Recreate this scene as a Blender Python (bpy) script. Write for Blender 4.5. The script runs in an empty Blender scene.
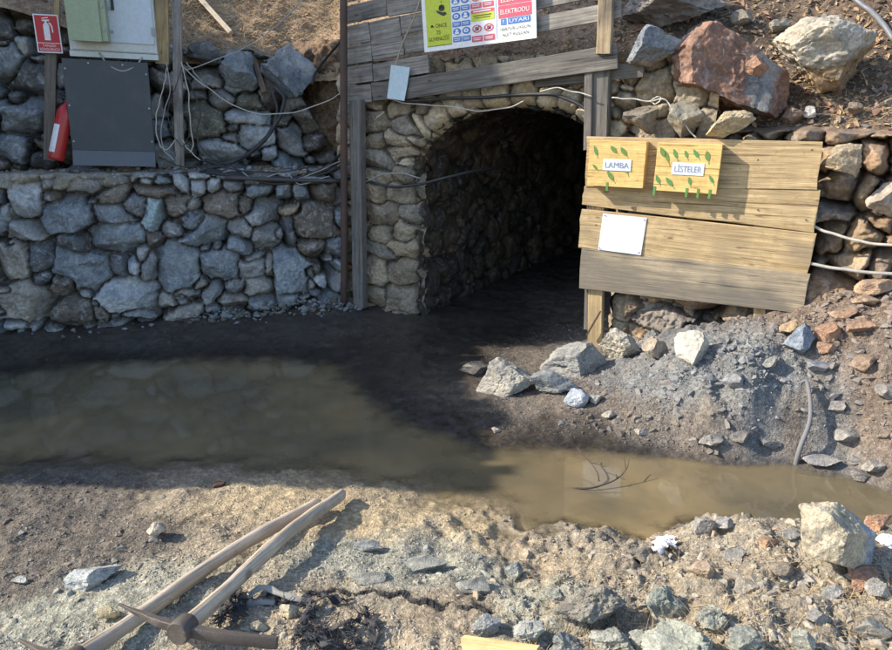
import bpy, bmesh, math, random
import numpy as np
from mathutils import Vector, Matrix
from mathutils.bvhtree import BVHTree
R = math.radians
random.seed(7)
rng = np.random.default_rng(7)
scene = bpy.context.scene
COL = scene.collection

# ------------------------------------------------------------------ camera geometry
FPX, PITCH, CAMZ = 674.0, R(18), 2.2
CP, SP = math.cos(PITCH), math.sin(PITCH)
CAM = Vector((0, 0, CAMZ))
def ray(x, y):
    u, v = (x-446)/FPX, (325-y)/FPX
    return Vector((u, CP+SP*v, -SP+CP*v))
def atY(x, y, Y):
    d = ray(x, y); return CAM + d*(Y/d.y)
def atZ(x, y, z):
    d = ray(x, y); return CAM + d*((z-CAMZ)/d.z)
def onP(x, y, P, n):
    d = ray(x, y); return CAM + d*((P-CAM).dot(n)/d.dot(n))

# ------------------------------------------------------------------ noise
def _h(ix, iy, iz, seed):
    n = (ix.astype(np.uint32)*np.uint32(374761393) + iy.astype(np.uint32)*np.uint32(668265263)
         + iz.astype(np.uint32)*np.uint32(2246822519) + np.uint32((seed*3266489917) & 0xffffffff))
    n = (n ^ (n >> np.uint32(13)))*np.uint32(1274126177)
    n = (n ^ (n >> np.uint32(16)))*np.uint32(2654435761)
    return ((n ^ (n >> np.uint32(15))) & np.uint32(0xffffff)).astype(np.float64)/0x7fffff - 1.0
def vnoise(P, seed=0):
    P = np.asarray(P, float); i = np.floor(P).astype(np.int64); f = P-i
    f = f*f*f*(f*(f*6-15)+10)
    x0, y0, z0 = i[..., 0], i[..., 1], i[..., 2]; fx, fy, fz = f[..., 0], f[..., 1], f[..., 2]
    def L(a, b, t): return a+(b-a)*t
    c = [[[_h(x0+a, y0+b, z0+d, seed) for d in (0, 1)] for b in (0, 1)] for a in (0, 1)]
    return L(L(L(c[0][0][0], c[1][0][0], fx), L(c[0][1][0], c[1][1][0], fx), fy),
             L(L(c[0][0][1], c[1][0][1], fx), L(c[0][1][1], c[1][1][1], fx), fy), fz)
def fbm(P, octv=4, seed=0, gain=.5):
    P = np.asarray(P, float); r = 0; a = 1; t = 0
    for k in range(octv):
        r = r + a*vnoise(P*(2.03**k)+17.3*k, seed+k); t += a; a *= gain
    return r/t
def P3(x, y, z=0.0):
    x = np.asarray(x, float); return np.stack([x, np.broadcast_to(y, x.shape), np.broadcast_to(z, x.shape)], -1)
def sstep(a, b, x):
    t = np.clip((x-a)/(b-a), 0, 1); return t*t*(3-2*t)

# ------------------------------------------------------------------ object helpers
def link(name, me, mat=None, parent=None):
    o = bpy.data.objects.new(name, me); COL.objects.link(o)
    if mat is not None and me is not None:
        for m in (mat if isinstance(mat, (list, tuple)) else [mat]): me.materials.append(m)
    if parent is not None: o.parent = parent
    return o
def tag(o, label, cat, group=None, kind=None):
    o['label'] = label; o['category'] = cat
    if group: o['group'] = group
    if kind: o['kind'] = kind
    return o
def struct(o, label=None):
    o['kind'] = 'structure'
    if label: o['label'] = label
    return o
def empty(name, loc, label, cat, group=None, M=None):
    o = bpy.data.objects.new(name, None); COL.objects.link(o); o.empty_display_size = .1
    if M is not None: o.matrix_world = M
    else: o.location = loc
    return tag(o, label, cat, group)
def np_mesh(name, V, Fq, col=None, smooth=False, mats=None):
    """V (n,3); Fq (m,k) int array, all faces of k corners"""
    me = bpy.data.meshes.new(name); V = np.asarray(V, np.float32); Fq = np.asarray(Fq, np.int32)
    k = Fq.shape[1]
    me.vertices.add(len(V)); me.vertices.foreach_set('co', V.ravel())
    me.loops.add(Fq.size); me.loops.foreach_set('vertex_index', Fq.ravel())
    me.polygons.add(len(Fq)); me.polygons.foreach_set('loop_start', np.arange(0, Fq.size, k, dtype=np.int32))
    me.polygons.foreach_set('use_smooth', np.full(len(Fq), bool(smooth)))
    if mats is not None: me.polygons.foreach_set('material_index', np.asarray(mats, np.int32))
    me.update(calc_edges=True)
    if col is not None:
        a = me.attributes.new('Col', 'FLOAT_COLOR', 'POINT')
        c = np.ones((len(V), 4), np.float32); c[:, :col.shape[1]] = col; a.data.foreach_set('color', c.ravel())
    return me
def grid_faces(nu, nv, keep=None):
    i = np.arange(nu-1)[:, None]*nv + np.arange(nv-1)[None, :]
    f = np.stack([i, i+nv, i+nv+1, i+1], -1).reshape(-1, 4)
    return f if keep is None else f[keep.ravel()]
class MB:
    """collects polygons of several materials"""
    def __init__(s): s.v = []; s.f = []; s.m = []
    def poly(s, pts, m=0):
        b = len(s.v); s.v += [tuple(p) for p in pts]; s.f.append(tuple(range(b, b+len(pts)))); s.m.append(m)
    def add(s, vs, fs, m=0):
        b = len(s.v); s.v += [tuple(p) for p in vs]
        for f in fs: s.f.append(tuple(i+b for i in f)); s.m.append(m)
    def box(s, a, b, m=0):
        x0, y0, z0 = a; x1, y1, z1 = b
        s.add([(x0,y0,z0),(x1,y0,z0),(x1,y1,z0),(x0,y1,z0),(x0,y0,z1),(x1,y0,z1),(x1,y1,z1),(x0,y1,z1)],
              [(0,3,2,1),(4,5,6,7),(0,1,5,4),(1,2,6,5),(2,3,7,6),(3,0,4,7)], m)
    def rect(s, x0, y0, x1, y1, z, m=0): s.poly([(x0,y0,z),(x1,y0,z),(x1,y1,z),(x0,y1,z)], m)
    def disc(s, x, y, r, z, m=0, n=20, ry=None):
        s.poly([(x+r*math.cos(2*math.pi*k/n), y+(ry or r)*math.sin(2*math.pi*k/n), z) for k in range(n)], m)
    def ring(s, x, y, r0, r1, z, m=0, n=24):
        c = [(math.cos(2*math.pi*k/n), math.sin(2*math.pi*k/n)) for k in range(n)]
        vs = [(x+r0*a, y+r0*b, z) for a, b in c]+[(x+r1*a, y+r1*b, z) for a, b in c]
        s.add(vs, [(k, n+k, n+(k+1)%n, (k+1)%n) for k in range(n)], m)
    def text(s, txt, x, y, h, z, m=0, width=None, depth=None):
        """centred text, cap height h"""
        cu = bpy.data.curves.new('t', 'FONT'); cu.body = txt; cu.size = 1; cu.align_x = 'CENTER'; cu.resolution_u = 3
        ob = bpy.data.objects.new('t', cu); COL.objects.link(ob)
        dg = bpy.context.evaluated_depsgraph_get(); me = bpy.data.meshes.new_from_object(ob.evaluated_get(dg))
        co = [v.co.copy() for v in me.vertices]; fs = [tuple(p.vertices) for p in me.polygons]
        bpy.data.objects.remove(ob); bpy.data.curves.remove(cu); bpy.data.meshes.remove(me)
        if not co: return
        w = max(c.x for c in co)-min(c.x for c in co); cx = (max(c.x for c in co)+min(c.x for c in co))/2
        sx = (width/w) if width else h/.7; sy = h/.7
        s.add([(x+(c.x-cx)*sx, y+c.y*sy, z) for c in co], fs, m)
    def build(s, name, mats, parent=None, smooth=False):
        me = bpy.data.meshes.new(name); me.from_pydata(s.v, [], s.f)
        mats = mats if isinstance(mats, (list, tuple)) else [mats]
        me.polygons.foreach_set('material_index', np.array(s.m, np.int32))
        if smooth: me.polygons.foreach_set('use_smooth', np.ones(len(s.f), bool))
        me.update(); return link(name, me, mats, parent)
def frame(P, xdir, zdir):
    """matrix: x along xdir, z (facing) as near zdir as possible"""
    x = Vector(xdir).normalized(); z = Vector(zdir); z = (z - x*z.dot(x)).normalized(); y = z.cross(x)
    M = Matrix((x, y, z)).transposed().to_4x4(); M.translation = P; return M
def put(o, M, parent=None):
    """place o with world matrix M under a parent"""
    if parent is not None:
        o.parent = parent; o.matrix_parent_inverse = Matrix(); o.matrix_local = parent_M(parent).inverted() @ M
    else: o.matrix_world = M
    return o
def parent_M(p):
    return p.matrix_basis.copy() if p.parent is None else parent_M(p.parent) @ p.matrix_basis
def beam(name, A, B, w, t, facing, mat, parent=None, seed=0, warp=.006, ragged=.012, taper=1.0, seg=16):
    """plank from A to B; wide side w, thickness t, wide face turned to 'facing' (its front at the line AB)"""
    A, B = Vector(A), Vector(B); Lx = (B-A).length
    c = min(w, t)*.10
    sec = [(-w/2+c,-t),(w/2-c,-t),(w/2,-t+c),(w/2,-c),(w/2-c,0),(w/4,0),(0,0),(-w/4,0),(-w/2+c,0),(-w/2,-c),(-w/2,-t+c)]
    n = len(sec); xs = np.linspace(0, Lx, seg+1)
    V = []
    for k, x in enumerate(xs):
        f = 1+(taper-1)*x/Lx
        for j, (a, b) in enumerate(sec):
            V.append((x, a*f, b*f))
    V = np.array(V); Q = V*np.array([1.3, 9, 9])+seed*7.7
    V[:, 1] += warp*fbm(P3(V[:, 0]*1.5, seed*3.1, np.sign(V[:, 1])*4), 3, seed)
    V[:, 2] += warp*.8*fbm(P3(V[:, 0]*1.1, V[:, 1]*3, seed), 2, seed+5)
    rn = ragged*fbm(P3(V[:, 1]*22, V[:, 2]*12, seed*1.7), 2, seed+9)
    V[:n, 0] += rn[:n]; V[-n:, 0] += rn[-n:]
    Fs = []
    for k in range(seg):
        for j in range(n):
            Fs.append((k*n+j, k*n+(j+1)%n, (k+1)*n+(j+1)%n, (k+1)*n+j))
    Fs.append(tuple(range(n-1, -1, -1))); Fs.append(tuple(range(seg*n, seg*n+n)))
    me = bpy.data.meshes.new(name); me.from_pydata([tuple(v) for v in V], [], Fs)
    me.update(); o = link(name, me, mat)
    bm = bmesh.new(); bm.from_mesh(me); bmesh.ops.recalc_face_normals(bm, faces=bm.faces); bm.to_mesh(me); bm.free()
    return put(o, frame(A, B-A, facing), parent)
def spline(pts, n=8):
    pts = [Vector(p) for p in pts]; q = [pts[0]*2-pts[1]]+pts+[pts[-1]*2-pts[-2]]; out = []
    for i in range(1, len(q)-2):
        a, b, c, d = q[i-1:i+3]
        for k in range(n):
            t = k/n; out.append(.5*((2*b)+(c-a)*t+(2*a-5*b+4*c-d)*t*t+(3*b-a-3*c+d)*t**3))
    out.append(pts[-1]); return out
def tube_data(pts, r, sides=8, closed=True):
    """r a number or list per point"""
    pts = [Vector(p) for p in pts]; n = len(pts)
    rr = r if isinstance(r, (list, tuple)) else [r]*n
    V, Fs = [], []; up = Vector((0, 0, 1)); prev = None
    for i, p in enumerate(pts):
        t = (pts[min(i+1, n-1)]-pts[max(i-1, 0)]).normalized()
        if prev is None:
            a = t.cross(up) if abs(t.z) < .9 else t.cross(Vector((0, 1, 0)))
        else: a = prev-t*prev.dot(t)
        a.normalize(); prev = a; b = t.cross(a)
        for k in range(sides):
            w = 2*math.pi*k/sides; V.append(p+(a*math.cos(w)+b*math.sin(w))*rr[i])
    for i in range(n-1):
        for k in range(sides):
            Fs.append((i*sides+k, i*sides+(k+1)%sides, (i+1)*sides+(k+1)%sides, (i+1)*sides+k))
    if closed: Fs.append(tuple(range(sides-1, -1, -1))); Fs.append(tuple(range((n-1)*sides, n*sides)))
    return V, Fs
def tube(name, ctrl, r, mat, parent=None, n=8, sides=8, wob=0.0):
    pts = spline(ctrl, n) if n > 1 else [Vector(p) for p in ctrl]
    if wob:
        for i, p in enumerate(pts):
            p += Vector((math.sin(i*.9), math.cos(i*1.3), math.sin(i*.7+1)))*wob
    if isinstance(r, (list, tuple)):
        rr = list(np.interp(np.linspace(0, 1, len(pts)), np.linspace(0, 1, len(r)), r))
    else: rr = r
    V, Fs = tube_data(pts, rr, sides); me = bpy.data.meshes.new(name); me.from_pydata(V, [], Fs)
    me.polygons.foreach_set('use_smooth', np.ones(len(Fs), bool)); me.update()
    o = link(name, me, mat)
    if parent is not None: put(o, Matrix(), parent)
    return o

# ------------------------------------------------------------------ materials
def newmat(name):
    m = bpy.data.materials.new(name); m.use_nodes = True; nt = m.node_tree
    return m, nt, nt.nodes['Principled BSDF']
def N(nt, typ, **kw):
    n = nt.nodes.new(typ)
    for k, v in kw.items():
        if k in n.inputs: n.inputs[k].default_value = v
        else: setattr(n, k, v)
    return n
def lk(nt, a, b): nt.links.new(a, b)
def ramp(nt, src, stops):
    r = nt.nodes.new('ShaderNodeValToRGB'); e = r.color_ramp.elements
    while len(e) < len(stops): e.new(.5)
    for q, (p, c) in zip(e, stops): q.position = p; q.color = (*c, 1) if len(c) == 3 else c
    lk(nt, src, r.inputs['Fac']); return r.outputs['Color']
def g3(v): return (v, v, v)
def noise_n(nt, vec, scale, detail=6, rough=.6, dist=0.0):
    n = N(nt, 'ShaderNodeTexNoise', Scale=scale, Detail=detail, Roughness=rough, Distortion=dist)
    lk(nt, vec, n.inputs['Vector']); return n.outputs['Fac']
def mult(nt, a, b, fac=1.0):
    m = nt.nodes.new('ShaderNodeMix'); m.data_type = 'RGBA'; m.blend_type = 'MULTIPLY'; m.inputs[0].default_value = fac
    lk(nt, a, m.inputs[6]); lk(nt, b, m.inputs[7]); return m.outputs[2]
def mixc(nt, fac, a, b):
    m = nt.nodes.new('ShaderNodeMix'); m.data_type = 'RGBA'
    if isinstance(fac, float): m.inputs[0].default_value = fac
    else: lk(nt, fac, m.inputs[0])
    for s, i in ((a, 6), (b, 7)):
        if isinstance(s, tuple): m.inputs[i].default_value = (*s, 1)
        else: lk(nt, s, m.inputs[i])
    return m.outputs[2]
def bump(nt, bs, hts, dist=.01):
    prev = None
    for h, s in hts:
        b = N(nt, 'ShaderNodeBump', Strength=s, Distance=dist); lk(nt, h, b.inputs['Height'])
        if prev: lk(nt, prev, b.inputs['Normal'])
        prev = b.outputs['Normal']
    lk(nt, prev, bs.inputs['Normal'])

def mat_stone(name, vein=.48, rough=.85):
    m, nt, bs = newmat(name)
    co = nt.nodes.new('ShaderNodeTexCoord').outputs['Object']
    at = nt.nodes.new('ShaderNodeAttribute'); at.attribute_name = 'Col'; c = at.outputs['Color']
    n1 = noise_n(nt, co, 6, 8, .65); n2 = noise_n(nt, co, 38, 6, .7); n3 = noise_n(nt, co, 11, 5, .6, 1.5)
    n4 = noise_n(nt, co, 150, 3, .6)
    c = mult(nt, c, ramp(nt, n1, [(.3, (.55, .56, .6)), (.5, (.95, .95, .95)), (.72, (1.3, 1.22, 1.1))]))
    c = mult(nt, c, ramp(nt, n2, [(.3, g3(.6)), (.55, g3(1.0)), (.75, g3(1.35))]))
    c = mult(nt, c, ramp(nt, n4, [(.3, g3(.75)), (.65, g3(1.15))]))
    vm = ramp(nt, n3, [(.60, g3(0)), (.66, g3(vein)), (.70, g3(0))])
    c = mixc(nt, vm, c, (.5, .51, .52))
    n5 = noise_n(nt, co, 9, 9, .75, .8)
    c = mixc(nt, ramp(nt, n5, [(.54, g3(0)), (.66, g3(vein*1.5))]), c, (.50, .51, .51))
    c = mixc(nt, ramp(nt, n5, [(.30, g3(.55)), (.42, g3(0))]), c, (.075, .07, .062))
    lk(nt, c, bs.inputs['Base Color']); bs.inputs['Roughness'].default_value = rough
    bs.inputs['Specular IOR Level'].default_value = .3
    bump(nt, bs, [(n2, .55), (n4, .3), (n1, .5)], .012)
    return m
M_STONE = mat_stone('rubble_stone')
M_STONE_PLAIN = mat_stone('warm_stone', .2)
def mat_chip():
    m, nt, bs = newmat('broken_chips'); co = nt.nodes.new('ShaderNodeTexCoord').outputs['Object']
    at = nt.nodes.new('ShaderNodeAttribute'); at.attribute_name = 'Col'
    n2 = noise_n(nt, co, 60, 5, .7); c = mult(nt, at.outputs['Color'], ramp(nt, n2, [(.3, g3(.7)), (.7, g3(1.3))]))
    lk(nt, c, bs.inputs['Base Color']); bs.inputs['Roughness'].default_value = .9; bs.inputs['Specular IOR Level'].default_value = .25
    bump(nt, bs, [(n2, .4)], .003); return m
M_CHIP = mat_chip()

def mat_ground(name, sc=1.0):
    m, nt, bs = newmat(name)
    co = nt.nodes.new('ShaderNodeTexCoord').outputs['Object']
    at = nt.nodes.new('ShaderNodeAttribute'); at.attribute_name = 'Col'; c = at.outputs['Color']; wet = at.outputs['Alpha']
    n1 = noise_n(nt, co, 3.2*sc, 8, .7); n2 = noise_n(nt, co, 28*sc, 6, .7); n3 = noise_n(nt, co, 120*sc, 4, .7)
    vo = N(nt, 'ShaderNodeTexVoronoi', Scale=55*sc); lk(nt, co, vo.inputs['Vector'])
    vo2 = N(nt, 'ShaderNodeTexVoronoi', Scale=140*sc); lk(nt, co, vo2.inputs['Vector'])
    c = mult(nt, c, ramp(nt, n1, [(.3, (.62, .6, .6)), (.5, g3(1)), (.7, (1.25, 1.2, 1.12))]))
    c = mult(nt, c, ramp(nt, n2, [(.3, g3(.62)), (.5, g3(.98)), (.72, g3(1.4))]))
    c = mult(nt, c, ramp(nt, n3, [(.3, g3(.6)), (.5, g3(1)), (.7, g3(1.4))]))
    sp = N(nt, 'ShaderNodeSeparateColor'); lk(nt, vo.outputs['Color'], sp.inputs[0])
    c = mult(nt, c, ramp(nt, sp.outputs[0], [(0, (.7, .68, .66)), (.6, g3(1)), (1, (1.35, 1.32, 1.28))]), .8)
    lk(nt, c, bs.inputs['Base Color'])
    rr = nt.nodes.new('ShaderNodeMapRange'); rr.inputs['To Min'].default_value = .95; rr.inputs['To Max'].default_value = .28
    lk(nt, wet, rr.inputs['Value']); lk(nt, rr.outputs[0], bs.inputs['Roughness'])
    bs.inputs['Specular IOR Level'].default_value = .25
    bump(nt, bs, [(n2, .7), (vo.outputs['Distance'], .5), (vo2.outputs['Distance'], .35), (n3, .5)], .012)
    ws = nt.nodes.new('ShaderNodeMapRange'); ws.inputs['To Min'].default_value = 1.0; ws.inputs['To Max'].default_value = .12; lk(nt, wet, ws.inputs['Value'])
    for b_ in [q for q in nt.nodes if q.type == 'BUMP']:
        mm = N(nt, 'ShaderNodeMath', operation='MULTIPLY'); mm.inputs[1].default_value = b_.inputs['Strength'].default_value; lk(nt, ws.outputs[0], mm.inputs[0]); lk(nt, mm.outputs[0], b_.inputs['Strength'])
    return m
M_GROUND = mat_ground('dirt_and_gravel')
M_HILL = mat_ground('hill_soil', .8)

def mat_wood(name, dark, light, stain=(.06, .055, .05), stain_amt=.35, grain=1.0, rough=.75, bmp=.5, low_left_dark=None):
    m, nt, bs = newmat(name)
    tc = nt.nodes.new('ShaderNodeTexCoord'); oi = nt.nodes.new('ShaderNodeObjectInfo')
    ad = N(nt, 'ShaderNodeVectorMath', operation='ADD'); lk(nt, tc.outputs['Object'], ad.inputs[0])
    ml = N(nt, 'ShaderNodeVectorMath', operation='SCALE'); ml.inputs[0].default_value = (13, 17, 7); lk(nt, oi.outputs['Random'], ml.inputs['Scale'])
    lk(nt, ml.outputs[0], ad.inputs[1]); co = ad.outputs[0]
    mp = N(nt, 'ShaderNodeMapping'); mp.inputs['Scale'].default_value = (1.2*grain, 26*grain, 26*grain); lk(nt, co, mp.inputs['Vector'])
    g1 = noise_n(nt, mp.outputs[0], 1.6, 6, .65, .6)
    mp2 = N(nt, 'ShaderNodeMapping'); mp2.inputs['Scale'].default_value = (3*grain, 110*grain, 110*grain); lk(nt, co, mp2.inputs['Vector'])
    g2 = noise_n(nt, mp2.outputs[0], 1.5, 3, .6)
    big = noise_n(nt, co, 3.5, 5, .65); mid = noise_n(nt, co, 14, 5, .7)
    c = ramp(nt, g1, [(.28, dark), (.5, tuple((a+b)/2 for a, b in zip(dark, light))), (.7, light)])
    c = mult(nt, c, ramp(nt, g2, [(.3, g3(.72)), (.6, g3(1.08))]))
    c = mult(nt, c, ramp(nt, mid, [(.3, g3(.8)), (.65, g3(1.1))]))
    c = mixc(nt, ramp(nt, big, [(.5, g3(0)), (.68, g3(stain_amt))]), c, stain)
    if low_left_dark:      # darker tone, strongest at the lower left of the plank
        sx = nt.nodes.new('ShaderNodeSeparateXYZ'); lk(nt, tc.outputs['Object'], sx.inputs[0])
        m1 = N(nt, 'ShaderNodeMath', operation='MULTIPLY_ADD'); lk(nt, sx.outputs[0], m1.inputs[0]); m1.inputs[1].default_value = -.42; m1.inputs[2].default_value = low_left_dark
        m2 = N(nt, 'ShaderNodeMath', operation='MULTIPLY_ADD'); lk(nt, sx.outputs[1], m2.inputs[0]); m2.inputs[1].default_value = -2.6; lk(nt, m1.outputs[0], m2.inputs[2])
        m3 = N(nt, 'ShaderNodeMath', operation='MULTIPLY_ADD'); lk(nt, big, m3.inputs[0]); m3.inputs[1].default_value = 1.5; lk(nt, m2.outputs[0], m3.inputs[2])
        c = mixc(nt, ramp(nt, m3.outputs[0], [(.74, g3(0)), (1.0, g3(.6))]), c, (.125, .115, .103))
    mp3 = N(nt, 'ShaderNodeMapping'); mp3.inputs['Scale'].default_value = (.9*grain, 34*grain, 34*grain); lk(nt, co, mp3.inputs['Vector'])
    ck = noise_n(nt, mp3.outputs[0], 1.0, 2, .4, .3)
    c = mixc(nt, ramp(nt, ck, [(.655, g3(0)), (.675, g3(.75)), (.69, g3(.75)), (.70, g3(0))]), c, tuple(x*.22 for x in dark))
    spl = noise_n(nt, co, 34, 3, .55)
    c = mixc(nt, ramp(nt, spl, [(.66, g3(0)), (.71, g3(.55))]), c, (.17, .145, .115))
    kn = N(nt, 'ShaderNodeTexVoronoi', Scale=1.0); mk = N(nt, 'ShaderNodeMapping'); mk.inputs['Scale'].default_value = (3, 9, 0.01)
    lk(nt, co, mk.inputs['Vector']); lk(nt, mk.outputs[0], kn.inputs['Vector'])
    c = mixc(nt, ramp(nt, kn.outputs['Distance'], [(.05, g3(.75)), (.11, g3(0))]), c, tuple(x*.4 for x in dark))
    lk(nt, c, bs.inputs['Base Color']); bs.inputs['Roughness'].default_value = rough
    bs.inputs['Specular IOR Level'].default_value = .25
    bump(nt, bs, [(g1, bmp), (g2, bmp*.7)], .006)
    return m
W_GREY = mat_wood('weathered_grey_wood', (.115, .108, .098), (.375, .35, .315), (.05,.047,.045), .75)
W_SLATE = mat_wood('dark_slate_wood', (.068, .064, .06), (.225, .21, .19))
W_TAN = mat_wood('pale_sawn_wood', (.29, .205, .105), (.57, .435, .25), (.17, .14, .105), .62)
W_TANGREY = mat_wood('tan_to_grey_wood', (.17, .15, .12), (.46, .375, .255), (.12, .115, .11), .5, low_left_dark=.52)
W_BOX = mat_wood('yellow_planed_wood', (.56, .38, .13), (.72, .52, .22), (.5, .33, .13), .2)
W_HANDLE = mat_wood('ash_handle_wood', (.34, .275, .205), (.58, .50, .40), (.22, .185, .145), .6, .8, .7, .45)
W_POLE = mat_wood('dry_pole_wood', (.36, .3, .22), (.6, .52, .4))

def mat_paint(name, col, rough=.5, dirt=(.12, .10, .08), amt=.35, metallic=0.0, bmp=.1, scale=4):
    m, nt, bs = newmat(name); co = nt.nodes.new('ShaderNodeTexCoord').outputs['Object']
    n1 = noise_n(nt, co, scale, 7, .7); n2 = noise_n(nt, co, scale*9, 5, .7)
    c = mixc(nt, ramp(nt, n1, [(.48, g3(0)), (.75, g3(amt))]), tuple(col), dirt)
    c = mult(nt, c, ramp(nt, n2, [(.3, g3(.86)), (.65, g3(1.06))]))
    lk(nt, c, bs.inputs['Base Color']); bs.inputs['Metallic'].default_value = metallic
    lk(nt, ramp(nt, n2, [(.3, g3(rough*.85)), (.7, g3(min(1, rough*1.2)))]), bs.inputs['Roughness'])
    bump(nt, bs, [(n2, bmp)], .004); return m
M_CAB = mat_paint('cabinet_pale_grey', (.52, .55, .54), .45, (.3, .27, .2), .45)
M_CABGREEN = mat_paint('cabinet_sage_green', (.30, .36, .235), .45, (.2, .2, .13), .3)
M_SHEET = mat_paint('dark_slate_sheet', (.055, .066, .074), .6, (.14, .14, .14), .35, 0, .2, 3)
M_SHEET2 = mat_paint('slate_sheet_foot', (.095, .11, .13), .6, (.15, .14, .13), .3, 0, .2, 3)
M_RED = mat_paint('extinguisher_red', (.42, .02, .02), .35, (.14, .05, .04), .4)
M_SIGNRED = mat_paint('sign_red', (.50, .02, .03), .5, (.3, .06, .06), .25)
M_WHITE = mat_paint('sign_white', (.74, .76, .78), .45, (.45, .43, .38), .45)
M_PAPER = mat_paint('paper_white', (.60, .635, .72), .8, (.5, .5, .52), .25, 0, .0, 1.2)
M_BLUEPAPER = mat_paint('pale_blue_card', (.48, .60, .66), .7, (.4, .42, .42), .3)
M_LIME = mat_paint('sign_lime', (.48, .56, .035), .5, (.35, .36, .1), .45)
M_BLUE = mat_paint('sign_blue', (.045, .17, .50), .5, (.2, .25, .35), .2)
M_PINK = mat_paint('sign_faded_red', (.58, .075, .13), .5, (.5, .25, .25), .2)
M_BLACK = mat_paint('print_black', (.025, .03, .025), .6, (.1, .1, .1), .2)
M_PLATE = mat_paint('tin_plate', (.62, .66, .72), .4, (.35, .35, .36), .3)
M_INK = mat_paint('plate_ink_blue', (.20, .25, .38), .5, (.2, .2, .25), .2)
M_LEAFG = mat_paint('leaf_paint_green', (.085, .225, .06), .5, (.16, .2, .05), .6, 0, .2, 20)
M_LEAFD = mat_paint('leaf_paint_olive', (.10, .20, .04), .6, (.25, .22, .07), .8, 0, .2, 30)
M_STEEL = mat_paint('rusty_steel', (.075, .05, .042), .7, (.16, .07, .035), .7, 0, .4, 8)
M_IRON = mat_paint('worn_iron', (.085, .072, .064), .6, (.16, .12, .09), .8, .2, .7, 16)
M_RUBBER = mat_paint('black_rubber', (.022, .023, .025), .55, (.12, .10, .085), .5, 0, .2, 6)
M_CABLEGREY = mat_paint('grey_cable', (.34, .33, .31), .5, (.2, .17, .14), .4, 0, .1, 6)
M_CABLEWHITE = mat_paint('pale_cable', (.44, .42, .37), .5, (.3, .26, .2), .4, 0, .1, 6)
M_ROPE = mat_paint('black_rope', (.028, .027, .027), .9, (.13, .11, .09), .5, 0, .8, 30)
M_RAG = mat_paint('dark_cloth', (.035, .036, .042), .9, (.2, .17, .14), .5, 0, .6, 12)
M_STRAP = mat_paint('grey_strap', (.27, .27, .245), .8, (.25, .22, .17), .5, 0, .4, 12)
M_PLASTIC = mat_paint('white_plastic', (.78, .80, .86), .35, (.5, .48, .44), .3)
M_TWIG = mat_paint('dark_twig', (.06, .042, .032), .85, (.12, .1, .08), .4, 0, .6, 20)
M_STICK = mat_paint('grey_stick', (.15, .15, .155), .8, (.18, .16, .15), .6, 0, .6, 14)
M_STRAW = mat_paint('dry_straw', (.40, .29, .155), .85, (.22, .15, .09), .7, 0, .1, 3)
M_LEAF = mat_paint('dry_leaves', (.34, .225, .13), .8, (.16, .10, .06), .7, 0, .1, 9)

def mat_water():
    m, nt, bs = newmat('muddy_water'); co = nt.nodes.new('ShaderNodeTexCoord').outputs['Object']
    n1 = noise_n(nt, co, 1.1, 4, .5, .6); n2 = noise_n(nt, co, 3.5, 5, .6, .5)
    c = ramp(nt, n1, [(.3, (.115, .10, .066)), (.5, (.172, .138, .080)), (.7, (.245, .187, .100))])
    c = mult(nt, c, ramp(nt, n2, [(.3, g3(.88)), (.7, g3(1.08))]))
    lk(nt, c, bs.inputs['Base Color']); bs.inputs['Roughness'].default_value = .015
    bs.inputs['IOR'].default_value = 1.5; bs.inputs['Specular IOR Level'].default_value = .5
    at = nt.nodes.new('ShaderNodeAttribute'); at.attribute_name = 'Col'
    lk(nt, ramp(nt, at.outputs['Fac'], [(0, g3(.10)), (.4, g3(.45)), (1, g3(.86))]), bs.inputs['Alpha'])
    r = noise_n(nt, co, 16, 3, .5); r2 = noise_n(nt, co, 45, 2, .5)
    bump(nt, bs, [(r, .03), (r2, .012)], .01); return m
M_WATER = mat_water()

# ------------------------------------------------------------------ setting-out lines
def V3(x, y, z=0): return Vector((x, y, z))
LA, LB = V3(-4.7, 6.17), V3(-1.12, 7.14)             # foot of the lower left wall
LD = (LB-LA).normalized(); LN = V3(LD.y, -LD.x)       # LN faces the camera
FD = V3(.869, -.494).normalized(); FN = V3(FD.y, -FD.x)   # tunnel front: direction, normal to camera
F0 = V3(-.85, 7.2)
def FP(s, z=0, out=0): p = F0+FD*s+FN*out; p.z = z; return p
def f_sz(x, y, out=0.0):
    p = onP(x, y, F0+FN*out, FN); return (p-F0).dot(FD), p.z
def LP(s, z=0, out=0): p = LA+LD*s+LN*out; p.z = z; return p

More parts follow.
